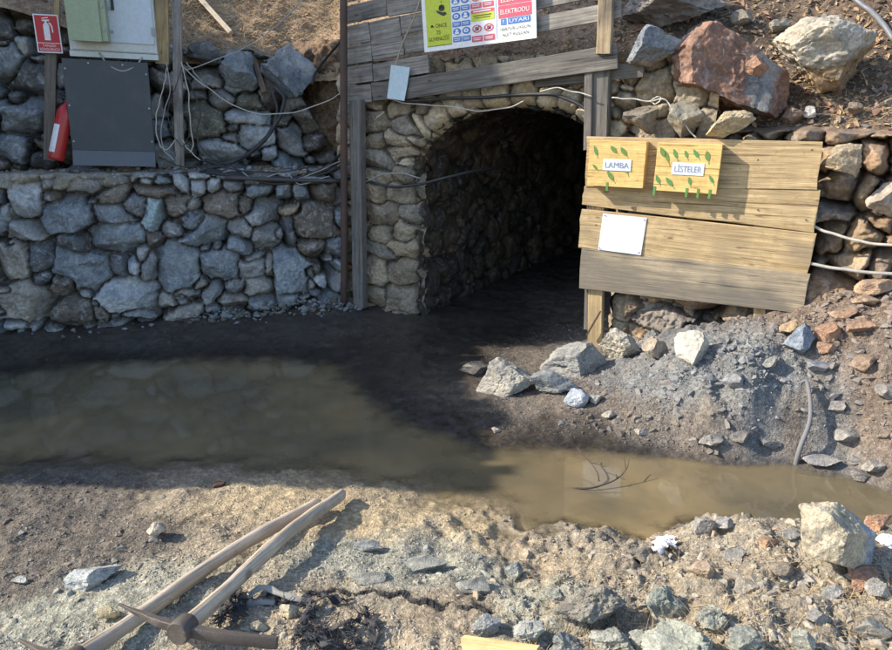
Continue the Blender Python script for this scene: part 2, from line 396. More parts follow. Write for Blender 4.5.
# ------------------------------------------------------------------ terrain
ctrl = []
for x, y, z in [
  (0,470,0),(50,469,0),(100,470,0),(200,472,0),(290,474,0),(360,484,0),(430,496,0),(490,513,0),(520,531,0),(600,536,0),(660,533,0),
  (740,527,0),(800,530,0),(892,534,0),(700,522,.2),(745,523,.25),(800,528,.28),(892,530,.28),(660,545,.12),
  (0,500,.05),(150,500,.05),(300,500,.06),(0,560,.13),(150,560,.15),(300,560,.15),(420,535,.07),(520,560,.10),(600,565,.14),
  (0,640,.2),(200,640,.22),(400,640,.22),(550,640,.25),(700,600,.27),(850,600,.3),(850,645,.31),(640,590,.24),
  (100,420,-.12),(300,420,-.12),(200,390,-.10),(0,420,-.12),(420,455,-.06),(560,490,-.07),(700,490,-.1),(850,508,-.1),(480,480,-.05),
  (0,372,0),(60,364,0),(130,359,0),(200,357,0),(280,356,0),(335,362,0),(362,372,0),(372,388,0),(395,408,0),(435,428,0),(475,441,0),
  (540,444,0),(600,449,0),(680,457,0),(760,464,0),(830,476,0),(892,492,0),
  (0,345,.06),(150,340,.06),(300,335,.06),(420,370,.045),(470,410,.05),(450,345,.03),(540,345,.05),(600,420,.08),(560,385,.12),(500,390,.09),
  (650,420,.14),(620,370,.24),(700,400,.3),(700,345,.5),(760,400,.36),(780,340,.6),(803,313,.70),(850,380,.5),(892,420,.36),(892,300,.9),
  (892,350,.72),(850,445,.12),(892,465,.12),(600,345,.13),(700,320,.45),(0,331,.09),(170,322,.10),(340,306,.12),(385,305,.08),(760,440,.1)]:
    p = atZ(x, y, z); ctrl.append((p.x, p.y, z))
ctrl += [(-2,1.2,.27),(0,1.2,.28),(2,1.2,.34),(0,-2,.4),(-4,-1,.35),(4,-1,.45),(-4,3.2,.08),(-5.2,4.7,-.06),(-6.6,4.2,.35),(-6.5,2,.3),
         (4.2,3.6,.35),(4.6,4.4,1.3),(5,2.5,.4),(6.5,1,.5),(4.2,2.6,.12),(.3,8,.05),(1.2,9.5,.06),(2.4,11.5,.08),(3.8,14,.1),(-2.5,9,.1),(-5.5,7.5,.2),(5,7,1.2),(2.5,6.5,.4)]
ctrl = np.array(ctrl)
def _k(d2): return np.where(d2 > 1e-12, d2*np.log(d2+1e-12), 0)*.5
_n = len(ctrl); _A = np.zeros((_n+3, _n+3))
_d = ((ctrl[:, None, :2]-ctrl[None, :, :2])**2).sum(-1)
_A[:_n, :_n] = _k(_d)+np.eye(_n)*.004; _A[:_n, _n] = 1; _A[:_n, _n+1:] = ctrl[:, :2]; _A[_n:, :_n] = _A[:_n, _n:].T
_w = np.linalg.solve(_A, np.concatenate([ctrl[:, 2], np.zeros(3)]))
def base_z(x, y):
    x = np.asarray(x, float).ravel(); y = np.asarray(y, float).ravel(); out = np.empty(len(x))
    for a in range(0, len(x), 20000):
        X, Y = x[a:a+20000], y[a:a+20000]
        d2 = (X[:, None]-ctrl[None, :, 0])**2+(Y[:, None]-ctrl[None, :, 1])**2
        out[a:a+20000] = _k(d2) @ _w[:_n] + _w[_n] + _w[_n+1]*X + _w[_n+2]*Y
    return np.clip(out, -.25, 2.5)
# colours of the ground: (px, py, z, rgb, wetness)
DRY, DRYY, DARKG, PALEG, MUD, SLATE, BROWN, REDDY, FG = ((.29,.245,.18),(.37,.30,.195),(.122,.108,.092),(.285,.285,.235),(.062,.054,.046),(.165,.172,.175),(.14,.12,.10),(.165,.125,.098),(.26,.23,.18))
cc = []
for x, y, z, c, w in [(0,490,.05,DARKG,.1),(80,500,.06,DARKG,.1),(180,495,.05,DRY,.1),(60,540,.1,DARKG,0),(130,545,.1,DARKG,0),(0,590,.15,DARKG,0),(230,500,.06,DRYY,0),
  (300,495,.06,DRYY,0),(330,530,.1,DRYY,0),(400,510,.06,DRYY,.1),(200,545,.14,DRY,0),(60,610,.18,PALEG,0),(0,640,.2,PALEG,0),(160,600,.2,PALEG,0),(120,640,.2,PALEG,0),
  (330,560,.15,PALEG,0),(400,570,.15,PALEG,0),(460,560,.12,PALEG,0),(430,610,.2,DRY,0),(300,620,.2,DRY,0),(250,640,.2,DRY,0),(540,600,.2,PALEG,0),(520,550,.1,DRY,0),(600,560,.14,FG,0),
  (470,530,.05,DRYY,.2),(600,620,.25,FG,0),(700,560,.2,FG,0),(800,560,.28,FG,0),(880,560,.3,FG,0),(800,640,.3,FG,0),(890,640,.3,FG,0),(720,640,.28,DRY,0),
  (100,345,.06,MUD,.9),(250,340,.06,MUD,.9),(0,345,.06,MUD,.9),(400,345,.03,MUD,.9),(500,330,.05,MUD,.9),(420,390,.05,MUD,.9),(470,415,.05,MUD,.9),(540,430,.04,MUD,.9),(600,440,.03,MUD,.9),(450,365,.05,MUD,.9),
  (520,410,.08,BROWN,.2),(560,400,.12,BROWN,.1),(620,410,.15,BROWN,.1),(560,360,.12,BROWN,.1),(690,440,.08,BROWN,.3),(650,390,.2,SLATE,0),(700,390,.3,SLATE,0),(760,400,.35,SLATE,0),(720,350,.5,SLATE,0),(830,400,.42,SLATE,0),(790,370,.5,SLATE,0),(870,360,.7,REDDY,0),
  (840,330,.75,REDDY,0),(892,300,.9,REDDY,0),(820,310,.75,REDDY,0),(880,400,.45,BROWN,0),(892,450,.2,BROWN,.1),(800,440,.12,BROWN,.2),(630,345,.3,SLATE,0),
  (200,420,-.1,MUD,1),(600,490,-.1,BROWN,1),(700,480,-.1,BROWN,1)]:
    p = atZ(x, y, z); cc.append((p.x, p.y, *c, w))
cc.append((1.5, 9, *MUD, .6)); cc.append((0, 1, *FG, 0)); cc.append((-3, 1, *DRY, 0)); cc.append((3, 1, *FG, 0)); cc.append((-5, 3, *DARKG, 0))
cc = np.array(cc)
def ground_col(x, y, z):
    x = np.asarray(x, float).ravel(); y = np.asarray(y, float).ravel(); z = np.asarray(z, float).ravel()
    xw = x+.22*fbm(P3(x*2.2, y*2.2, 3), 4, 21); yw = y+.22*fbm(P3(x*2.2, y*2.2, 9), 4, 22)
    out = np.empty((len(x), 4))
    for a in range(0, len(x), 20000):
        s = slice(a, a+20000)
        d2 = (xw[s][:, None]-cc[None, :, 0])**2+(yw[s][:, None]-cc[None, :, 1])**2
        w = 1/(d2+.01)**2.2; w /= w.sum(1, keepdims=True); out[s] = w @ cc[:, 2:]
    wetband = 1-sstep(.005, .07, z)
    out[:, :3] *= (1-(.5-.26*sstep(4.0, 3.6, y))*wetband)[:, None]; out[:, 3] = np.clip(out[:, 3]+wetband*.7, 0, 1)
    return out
def rough_amt(x, y, z):
    """how rough the ground is: calm on mud, rough on the banks"""
    nearr = sstep(-.4, .8, x)*sstep(3.6, 3.0, y); slope = sstep(.12, .4, z)*sstep(3.3, 4, y)
    return .013+.007*np.exp(-((z-.01)/.05)**2)*sstep(4.4, 3.6, y)+.008*sstep(3.6, 2.9, y)+.030*nearr+.045*slope
def ground_z(x, y):
    x = np.asarray(x, float).ravel(); y = np.asarray(y, float).ravel()
    z = base_z(x, y); a = rough_amt(x, y, z)
    n = fbm(P3(x*2.6, y*2.6), 3, 31)*.9+fbm(P3(x*9, y*9), 3, 35)*.8
    rid = 1-np.abs(fbm(P3(x*6.5, y*6.5, 5), 4, 41))*2.2
    fine = fbm(P3(x*32, y*32), 3, 51, .6)
    return z+a*(n*1.3+rid*.45-.2)+.35*a*fine
NX, NY = 760, 560
uu = np.linspace(-1, 1, NX); yy = 1.0+np.cumsum(np.r_[0, np.linspace(.006, .034, NY-1)]); yy = 1.0+(yy-1.0)*(12.5/(yy[-1]-1.0))
YG = np.repeat(yy[None], NX, 0); XG = uu[:, None]*(1.2+.86*YG)
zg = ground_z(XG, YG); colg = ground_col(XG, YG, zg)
me = np_mesh('ground', np.stack([XG.ravel(), YG.ravel(), zg], -1), grid_faces(NX, NY), colg, True)
GROUND = struct(link('ground', me, M_GROUND), 'bare dirt and gravel ground sloping to the pool')
# wide ground sheet beyond it
gx = np.linspace(-150, 150, 61); GX, GY = np.meshgrid(gx, gx, indexing='ij')
far = np.stack([GX.ravel(), GY.ravel(), np.full(GX.size, -.42)], -1); fcol = np.tile(np.array([[.2, .165, .12, 0]]), (GX.size, 1))
struct(link('outer_ground', np_mesh('outer_ground', far, grid_faces(61, 61), fcol), M_GROUND), 'level ground beyond the mine yard')
# near yard behind the camera
bx = np.linspace(-9, 9, 120); by = np.linspace(-8, 1.02, 70); BX, BY = np.meshgrid(bx, by, indexing='ij')
zb = base_z(BX, BY)*.98-.02*0; zb = np.clip(zb, -.1, .6)
struct(link('yard', np_mesh('yard', np.stack([BX.ravel(), BY.ravel(), zb-.012], -1), grid_faces(120, 70), ground_col(BX, BY, zb), True), M_GROUND), 'dirt yard behind the viewpoint')
wx, wy = np.linspace(-6.3, 4.2, 330), np.linspace(2.6, 6.6, 260); WX, WY = [a.ravel() for a in np.meshgrid(wx, wy, indexing='ij')]
dep = -ground_z(WX, WY); wc = np.zeros((len(WX), 4)); wc[:, :3] = sstep(-.004, .05, dep)[:, None]; wc[:, 3] = 1
WATER = struct(link('water', np_mesh('water', np.stack([WX, WY, 0*WX], -1), grid_faces(330, 260), wc, True), M_WATER), 'muddy shallow pool in front of the tunnel')

BVH_G = BVHTree.FromPolygons([v.co for v in GROUND.data.vertices], [tuple(p.vertices) for p in GROUND.data.polygons])
def hitg(x, y, z=None):
    d = ray(x, y).normalized(); h = BVH_G.ray_cast(CAM, d)
    return h[0] if h[0] is not None else atZ(x, y, .1)
def gz(x, y): return float(ground_z([x], [y])[0])

# ------------------------------------------------------------------ stone sheets
def stone_sheet(S, T, stones, seed, D=.06, w=.018, rough=.012, tilt=.25, joint=(.05, .043, .036), warp=.03, pn=4.0):
    """S,T 1-d sample arrays; stones (s,t,rs,rt,ang,r,g,b). returns height, colour for grid S x T"""
    st = np.array(stones, float); r_ = np.random.default_rng(seed)
    SS, TT = np.meshgrid(S, T, indexing='ij'); s = SS.ravel(); t = TT.ravel()
    s2 = s+warp*fbm(P3(s*5, t*5, seed), 3, seed+1); t2 = t+warp*fbm(P3(s*5, t*5, seed+40.), 3, seed+2)
    ca, sa = np.cos(st[:, 4]), np.sin(st[:, 4]); tx = r_.uniform(-1, 1, len(st))*tilt; ty = r_.uniform(-1, 1, len(st))*tilt; lift = r_.uniform(-.3, 1, len(st))
    # facet planes for each stone
    fa = r_.uniform(0, 2*np.pi, (len(st), 3)); fo = r_.uniform(.0, .7, (len(st), 3)); fs = r_.uniform(.3, 1.3, (len(st), 3))
    chip = .006*fbm(P3(s*28, t*28, seed+7.), 3, seed+12)+.004*fbm(P3(s*70, t*70, seed+3.), 2, seed+13)
    h = np.empty(len(s)); col = np.empty((len(s), 3)); rmin = np.minimum(st[:, 2], st[:, 3])
    for a in range(0, len(s), 8000):
        q = slice(a, min(a+8000, len(s)))
        dx = s2[q][:, None]-st[None, :, 0]; dy = t2[q][:, None]-st[None, :, 1]
        lx = (dx*ca+dy*sa)/st[None, :, 2]; ly = (-dx*sa+dy*ca)/st[None, :, 3]
        d = (np.abs(lx)**pn+np.abs(ly)**pn)**(1/pn)
        i = np.argpartition(d, 1, axis=1)[:, :2]; rr = np.arange(d.shape[0])
        d0, d1 = d[rr, i[:, 0]], d[rr, i[:, 1]]; sw = d0 > d1
        i0 = np.where(sw, i[:, 1], i[:, 0]); f1 = np.minimum(d0, d1); f2 = np.maximum(d0, d1)
        e = (f2-f1)*.5*rmin[i0]; e = np.minimum(e, np.maximum(1.65-f1, 0)*rmin[i0])
        e = np.maximum(e+chip[q]-.002, 0)
        body = .45*sstep(0, w*.7, e)+.55*(1-np.exp(-e/(w*1.2))); LX, LY = lx[rr, i0], ly[rr, i0]
        hh = D*body*(1+.35*lift[i0])+D*body*(tx[i0]*LX+ty[i0]*LY)
        for k in range(3):
            pr = np.cos(fa[i0, k])*LX+np.sin(fa[i0, k])*LY-fo[i0, k]
            hh -= np.maximum(pr, 0)*fs[i0, k]*D*1.8
        nz = fbm(np.stack([s[q]*9, t[q]*9, i0*3.7], -1), 4, seed+3, .55); nf = fbm(np.stack([s[q]*45, t[q]*45, i0*1.3], -1), 3, seed+4, .6)
        stp = np.floor((nz*.5+.5)*5+.3*nf)/5-.5
        hh += body*rough*(nz*1.3+nf*.6+stp*.9)+(1-body)*.02*fbm(P3(s[q]*30, t[q]*30, 2.), 3, seed+8)
        h[q] = hh
        jm = sstep(.008, .0, e)[:, None]
        col[q] = st[i0, 5:8]*(1-jm)+np.array(joint)*jm
        cv = fbm(np.stack([s[q]*4, t[q]*4, i0*9.1], -1), 3, seed+6)
        col[q] *= (1+.3*cv)[:, None]
    return h, col
def fill_stones(W, H, size, seed, palette, traced=(), aspect=1.35, jit=.42, pad=.1):
    """rubble packing: big stones first, then ever smaller ones in what room is left"""
    r_ = np.random.default_rng(seed); out = list(traced); E = [(a[0], a[1], a[2], a[3]) for a in traced]
    for k in np.linspace(1.25, .46, 8):
        for _ in range(int(2.2*W*H/(size*size*k))):
            asp = aspect*r_.uniform(.65, 1.4); rt_ = size*k*.5*r_.uniform(.8, 1.1)/math.sqrt(asp/1.2); rs_ = rt_*asp
            x, y = r_.uniform(-pad, W+pad), r_.uniform(-pad, H+pad)
            if E:
                a = np.array(E)
                if (np.maximum(np.abs(a[:, 0]-x)/(a[:, 2]+rs_), np.abs(a[:, 1]-y)/(a[:, 3]+rt_)) < .90).any(): continue
            c = palette[r_.integers(len(palette))]; g = r_.uniform(.75, 1.25); E.append((x, y, rs_, rt_))
            out.append((x, y, rs_*1.05, rt_*1.05, r_.uniform(-.35, .35), c[0]*g, c[1]*g, c[2]*g))
    return out
BLU, PAL, GRY, DRK, BRN, TAN, BEI, CYA, OLV = ((.225,.25,.27),(.41,.43,.44),(.27,.27,.265),(.12,.125,.13),(.165,.14,.115),(.30,.235,.16),(.33,.305,.265),(.36,.45,.47),(.16,.155,.12))
CK = dict(u=BLU, p=PAL, g=GRY, d=DRK, b=BRN, t=TAN, e=BEI, c=CYA, o=OLV)

# ---- lower left wall
LW_LEN = (LB-LA).length; LW_X0 = -1.2
ZF = 3.61
tr4 = [(15,100,30,45,0,'p'),(100,185,65,70,0,'p'),(240,225,85,65,0,'u'),(10,250,30,60,0,'u'),(90,290,75,40,0,'g'),(45,410,65,70,0,'e'),(150,380,50,60,0,'d'),(190,165,40,28,0,'b'),
 (265,335,60,35,-20,'d'),(420,235,75,33,0,'u'),(415,320,110,50,-4,'u'),(555,240,36,55,-20,'c'),(485,200,35,45,-25,'g'),(290,430,112,66,-28,'u'),(435,420,38,35,0,'d'),(483,415,28,28,0,'p'),
 (515,375,28,33,0,'g'),(545,420,30,58,-10,'g'),(640,420,74,92,0,'u'),(560,325,30,28,0,'b'),(620,288,50,30,0,'g'),(700,270,60,55,0,'u'),(155,465,40,28,0,'d'),(230,490,45,33,-10,'b'),
 (110,545,98,70,-32,'e'),(270,582,82,52,12,'b'),(470,525,112,62,-3,'p'),(605,550,35,35,0,'e'),(680,520,45,35,-10,'g'),(670,582,60,28,0,'e'),(20,500,40,14,0,'e'),(0,545,14,30,0,'p'),
 (60,625,40,18,0,'p'),(370,590,25,33,0,'b'),(640,210,38,38,0,'b'),(570,150,80,22,0,'b'),(650,118,28,38,0,'p'),(410,165,60,28,0,'b'),(300,130,60,30,0,'b'),(235,110,35,33,0,'o'),(500,590,60,18,0,'g')]
tr5 = [(75,285,88,68,0,'u'),(150,195,68,48,-10,'b'),(60,130,28,33,0,'p'),(120,130,25,24,0,'p'),(215,280,45,38,-35,'g'),(305,312,42,48,0,'g'),(300,222,58,50,10,'g'),(235,195,33,28,0,'b'),
 (395,215,42,20,12,'t'),(370,150,30,28,0,'u'),(393,300,22,54,0,'d'),(490,255,72,66,0,'b'),(515,155,50,32,0,'b'),(445,160,28,33,0,'u'),(215,345,44,32,-15,'u'),(265,420,54,33,8,'g'),
 (325,420,15,45,0,'e'),(400,437,58,78,0,'u'),(470,355,50,36,0,'b'),(140,412,68,52,-10,'u'),(65,480,30,22,30,'e'),(120,515,48,32,35,'g'),(200,490,34,24,-35,'g'),(287,497,52,28,12,'e'),
 (30,525,40,24,-25,'g'),(195,545,55,33,-15,'e'),(270,385,48,14,8,'g'),(580,420,24,24,0,'p'),(575,475,34,38,0,'g'),(470,440,18,18,0,'o'),(500,470,18,18,0,'p'),(478,485,16,16,0,'e'),(500,430,16,16,0,'o')]
BAT = .10
def lw_pt(x, y):
    # plane of the battered wall
    n = (LN + V3(0, 0, BAT)).normalized(); p = onP(x, y, LA, n); return (p-LA).dot(LD), p.z
traced = []
for arr, ox in ((tr4, 0), (tr5, 180)):
    for cx, cy, rx, ry, an, k in arr:
        x, y = ox+cx/ZF, 150+cy/ZF; s, z = lw_pt(x, y); sx, _ = lw_pt(x+rx/ZF, y); _, sz = lw_pt(x, y-ry/ZF)
        c = CK[k]; traced.append((s-LW_X0, z, abs(sx-s)*.97, abs(sz-z)*.97, R(an), *[q_*1.15 for q_ in c]))
WH = 1.72
S = np.linspace(0, LW_LEN-LW_X0+.06, 520); T = np.linspace(-.12, WH, 190)
st = fill_stones(S[-1], WH, .17, 3, [BLU, GRY, PAL, DRK, BLU, GRY], traced, 1.4)
h, col = stone_sheet(S, T, st, 11, D=.088, w=.011, rough=.024, tilt=.55, joint=(.125, .11, .095))
SS, TT = [a.ravel() for a in np.meshgrid(S, T, indexing='ij')]
topz = 1.60-.05*(SS/5)+.03*fbm(P3(SS*2, 0*SS, 1), 3, 77)
lip = sstep(topz-.05, topz+.05, TT)
cap = sstep(topz-.20-.06*fbm(P3(SS*4, 0*SS, 4), 3, 15), topz-.10, TT)*sstep(3.3, 2.6, SS)
col = col*(1-cap[:, None]*.8)+cap[:, None]*.8*np.array([.30, .265, .21]); h = h*(1-.75*cap)+cap*.035
col = col*(1-lip[:, None]*.7)+lip[:, None]*.7*np.array([.30, .265, .21])
def lw_map(s, t, h):
    Px = LA.x+LD.x*(s+LW_X0)+LN.x*(h-BAT*t); Py = LA.y+LD.y*(s+LW_X0)+LN.y*(h-BAT*t); return np.stack([Px, Py, t], -1)
hh = h*(1-lip)+lip*(.05-.7*np.maximum(TT-topz+.05, 0)*2)
VV = lw_map(SS, np.minimum(TT, topz+.02*fbm(P3(SS*7, TT*7), 3, 5)), hh)
o = link('retaining_wall', np_mesh('retaining_wall', VV, grid_faces(len(S), len(T)), col, True), M_STONE)
tag(o, 'dry rubble wall of blue grey stones below the ledge, left of the tunnel', 'stone wall')

# ---- ledge on top of it
LEDGE = 1.60
S = np.linspace(0, LW_LEN+1.3, 300); T = np.linspace(0, 1, 50)
SS, TT = [a.ravel() for a in np.meshgrid(S, T, indexing='ij')]
out = .02-BAT*1.6-TT*.75; zz = 1.57-.05*((SS)/5)+.025*fbm(P3(SS*5, TT*4), 4, 61)+.02*fbm(P3(SS*25, TT*20), 3, 62)+.03*TT
VV = np.stack([LA.x+LD.x*(SS-1.2)+LN.x*out, LA.y+LD.y*(SS-1.2)+LN.y*out, zz], -1)
lc = np.tile(np.array([[.27, .225, .165, 0]]), (len(SS), 1)); lc[:, :3] *= (1+.4*fbm(P3(SS*3, TT*2), 3, 8))[:, None]
LEDGEO = struct(link('ledge', np_mesh('ledge', VV, grid_faces(len(S), len(T)), lc, True), M_GROUND), 'narrow dirt ledge on top of the lower wall')

# ---- upper left wall
UO = -.70
US = LW_LEN+.06+1.2
S = np.linspace(0, US, 420); T = np.linspace(0, 2.1, 180)
uw_tr = []
def uw_pt(x, y):
    n = (LN+V3(0, 0, .18)).normalized(); p = onP(x, y, LA+LN*UO+V3(0, 0, 1.6), n); return (p-LA).dot(LD)+1.2, p.z-1.5
for cx, cy, rx, ry, an, k in [(150,165,25,40,0,'d'),(210,275,62,38,12,'g'),(325,265,58,68,20,'u'),(500,250,75,60,-30,'u'),(545,305,40,60,-40,'u'),(245,360,45,35,-20,'g'),(365,365,50,32,0,'o'),(350,420,85,28,-4,'p'),
 (200,435,72,72,0,'o'),(280,500,35,20,0,'g'),(375,495,65,42,-10,'p'),(250,545,85,45,-22,'p'),(515,510,45,60,0,'g'),(430,555,30,25,0,'p'),(500,590,50,35,-20,'u'),(545,365,45,35,0,'g'),(440,330,40,60,-20,'b'),(230,190,60,30,0,'d'),(590,420,50,70,0,'b'),(170,345,35,20,0,'g'),(295,465,25,18,0,'b')]:
    x, y = 150+cx/ZF, cy/ZF; s, z = uw_pt(x, y); sx, _ = uw_pt(x+rx/ZF, y); _, sz = uw_pt(x, y-ry/ZF)
    uw_tr.append((s, z, abs(sx-s), abs(sz-z), R(an), *CK[k]))
for x, y, rx, ry, k in [(25,10,18,9,'t'),(10,65,16,16,'u'),(25,28,10,9,'o'),(30,78,24,14,'d'),(22,115,22,17,'u'),(8,148,18,14,'u'),(28,45,9,11,'p'),(15,98,10,9,'d'),(62,78,10,12,'g'),(62,98,9,9,'d')]:
    s, z = uw_pt(x, y); sx, _ = uw_pt(x+rx, y); _, sz = uw_pt(x, y-ry); uw_tr.append((s, z, abs(sx-s), abs(sz-z), 0, *CK[k]))
st = fill_stones(US, 2.1, .2, 5, [BLU, GRY, DRK, BRN, OLV], uw_tr, 1.3)
h, col = stone_sheet(S, T, st, 23, D=.10, w=.014, rough=.024, tilt=.5)
SS, TT = [a.ravel() for a in np.meshgrid(S, T, indexing='ij')]
utop = np.interp(SS-1.2, [-1.2, .9, 1.9, 2.5, 2.9, 3.25, 3.5, 3.75], [2.1, 1.75, 1.38, 1.22, 1.30, 1.12, .7, .2])+.05*fbm(P3(SS*3, 0*SS), 3, 71)
lip = sstep(utop-.05, utop+.06, TT); over = np.maximum(TT-utop, 0)
hh = h*(1-lip)-over*1.0
Tz = np.minimum(TT, utop+over*.25)
VV = np.stack([LA.x+LD.x*(SS-1.2)+LN.x*(UO+hh-.18*Tz), LA.y+LD.y*(SS-1.2)+LN.y*(UO+hh-.18*Tz), 1.5+Tz], -1)
col = col*(1-lip[:, None])+lip[:, None]*np.array([.2, .15, .1])
o = link('stone_revetment', np_mesh('stone_revetment', VV, grid_faces(len(S), len(T)), col, True), M_STONE)
tag(o, 'rough upper rubble wall on the ledge, behind the electrical cabinet', 'stone wall')

# ---- earth between the wall and the tunnel front
S = np.linspace(0, 1, 80); T = np.linspace(-.1, 2.9, 170); SS, TT = [a.ravel() for a in np.meshgrid(S, T, indexing='ij')]
EA, EB = V3(-2.0, 8.02), V3(-.62, 7.42)
ex = EA.x+(EB.x-EA.x)*SS; ey = EA.y+(EB.y-EA.y)*SS+.10*TT+.20*fbm(P3(SS*4, TT*3), 4, 81)+.07*fbm(P3(SS*14, TT*12), 4, 82)+.05*(1-np.abs(fbm(P3(SS*9, TT*5, 3), 4, 84))*2.2)
ec = np.array([[.17, .115, .075, 0]])*(1+.35*fbm(P3(SS*4, TT*3), 3, 83))[:, None]
struct(link('earth_bank', np_mesh('earth_bank', np.stack([ex, ey, TT], -1), grid_faces(80, 170), ec, True), M_HILL), 'cut brown earth beside the tunnel mouth')

# ---- tunnel front with its arch
sL, _ = f_sz(419, 250); sC, zC = f_sz(512, 107); aw = sC-sL; sR = sC+aw
_, zSp = f_sz(420, 172); zSp = min(zSp, zC-.45); bw = zC-zSp
def inside(s, z, grow=0.0):
    a, b = aw+grow, bw+grow
    return np.where(z < zSp, np.abs(s-sC) < a, ((s-sC)/a)**2+((z-zSp)/b)**2 < 1)
ft = []
WARM = [(.36,.295,.205),(.31,.26,.19),(.40,.335,.24),(.27,.225,.17),(.29,.26,.215)]
k = 0
for x, y, rx, ry in [(374,296,13,10),(398,296,16,10),(376,272,13,13),(403,272,14,13),(383,250,20,8),(406,250,12,9),(378,233,14,9),(404,232,13,10),(383,214,19,9),(408,212,10,10),(378,196,14,9),(402,194,14,9),
   (380,178,15,9),(404,176,13,9),(378,160,13,9),(402,158,15,9),(376,143,12,9),(398,140,14,10),(378,122,14,12),(405,128,14,13),(395,108,14,8),(375,106,10,8)]:
    s, z = f_sz(x, y); s1, _ = f_sz(x+rx, y); _, z1 = f_sz(x, y-ry); c = WARM[k % 5]; k += 1
    ft.append((s+.4+rng.uniform(-.035, .035), z+rng.uniform(-.03, .03), abs(s1-s)*rng.uniform(.7, 1.2), abs(z1-z)*rng.uniform(.75, 1.35), rng.uniform(-.4, .4), *c))
a_ = math.pi*1.0
while a_ > -.02:
    da = rng.uniform(.16, .30); m_ = a_-da/2; ca_, sa_ = math.cos(m_), math.sin(m_); rt_ = rng.uniform(.10, .15); L_r = math.hypot(aw*sa_, bw*ca_)*da/2
    c = [(.56,.48,.34),(.50,.42,.29),(.60,.52,.38),(.46,.39,.28)][k % 4]; k += 1
    nx_, nz_ = ca_/aw, sa_/bw; nl_ = math.hypot(nx_, nz_)
    ft.append((sC+aw*ca_+nx_/nl_*rt_*.92+.4, zSp+bw*sa_+nz_/nl_*rt_*.92, rt_, L_r*.97, math.atan2(nz_, nx_), *c)); a_ -= da
S = np.linspace(-.32, sR+.75, 420); T = np.linspace(-.15, 2.62, 360)
st = fill_stones(4.0, 2.8, .19, 9, WARM, ft, 1.3)
h, col = stone_sheet(S+.4, T, st, 33, D=.040, w=.009, rough=.018, tilt=.35, joint=(.13, .105, .08))
SS, TT = [a.ravel() for a in np.meshgrid(S, T, indexing='ij')]
ns = .03*fbm(P3(SS*4, TT*4), 3, 34)
edge = np.where(TT < zSp, np.abs(SS-sC)/aw, np.sqrt(((SS-sC)/aw)**2+((TT-zSp)/bw)**2))+ns
rnd = np.clip((1.14-edge)/.14, 0, 1)
hh = h-.13*rnd**2
SX = SS-0*rnd; VV = np.stack([F0.x+FD.x*SX+FN.x*hh, F0.y+FD.y*SX+FN.y*hh, TT], -1)
eg = edge.reshape(len(S), len(T)); keep = ~((eg[:-1, :-1] < 1) & (eg[1:, 1:] < 1) & (eg[1:, :-1] < 1) & (eg[:-1, 1:] < 1))
PORTAL = link('tunnel_portal', np_mesh('tunnel_portal', VV, grid_faces(len(S), len(T), keep), col, True), M_STONE_PLAIN)
tag(PORTAL, 'arched stone mouth of the mine tunnel, dark inside', 'tunnel')
# inner walls: left side, vault, right side, running into the hill
prof = []
for z in np.linspace(-.15, zSp, 40): prof.append((sC-aw, z, 1, 0))
for a in np.linspace(math.pi, 0, 70)[1:-1]: prof.append((sC+aw*math.cos(a), zSp+bw*math.sin(a), -math.cos(a), -math.sin(a)))
for z in np.linspace(zSp, -.15, 40): prof.append((sC+aw, z, -1, 0))
prof = np.array(prof); arc = np.r_[0, np.cumsum(np.hypot(np.diff(prof[:, 0]), np.diff(prof[:, 1])))]
AU = np.linspace(0, arc[-1], 230); AV = np.concatenate([np.linspace(.02, 3, 170), np.linspace(3.05, 9, 80)])
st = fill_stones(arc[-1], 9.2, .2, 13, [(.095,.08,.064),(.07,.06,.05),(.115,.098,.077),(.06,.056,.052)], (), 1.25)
st = [(b, a, d, c, e, f, g, i) for a, b, c, d, e, f, g, i in st]
st = [(b, a, c, d, e, f, g, i) for a, b, c, d, e, f, g, i in st]
h, col = stone_sheet(AU, AV, st, 43, D=.032, w=.010, rough=.014, tilt=.35, joint=(.035,.03,.025))
vault_shade = sstep(arc[-1]*.30, arc[-1]*.42, np.repeat(AU, len(AV))); col = col*(1-.65*vault_shade)[:, None]*np.array([1.08, 1.0, .9])  # tunnel shade painted into the lining colour, from the vault to the right
UU, DD = [a.ravel() for a in np.meshgrid(AU, AV, indexing='ij')]
ps, pz, nx, nz = (np.interp(UU, arc, prof[:, k]) for k in range(4))
s_ = ps+nx*(h-.04)+.02*DD*DD; z_ = pz+nz*(h-.04)
VV = np.stack([F0.x+FD.x*s_-FN.x*DD, F0.y+FD.y*s_-FN.y*DD, z_], -1)
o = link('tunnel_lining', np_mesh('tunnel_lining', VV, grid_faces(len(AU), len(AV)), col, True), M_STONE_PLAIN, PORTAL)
# end of the heading
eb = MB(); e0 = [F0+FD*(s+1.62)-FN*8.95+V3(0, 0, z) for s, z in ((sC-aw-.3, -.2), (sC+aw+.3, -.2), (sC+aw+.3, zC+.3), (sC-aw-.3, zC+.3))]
eb.poly(e0); o = eb.build('tunnel_face', M_HILL, PORTAL)

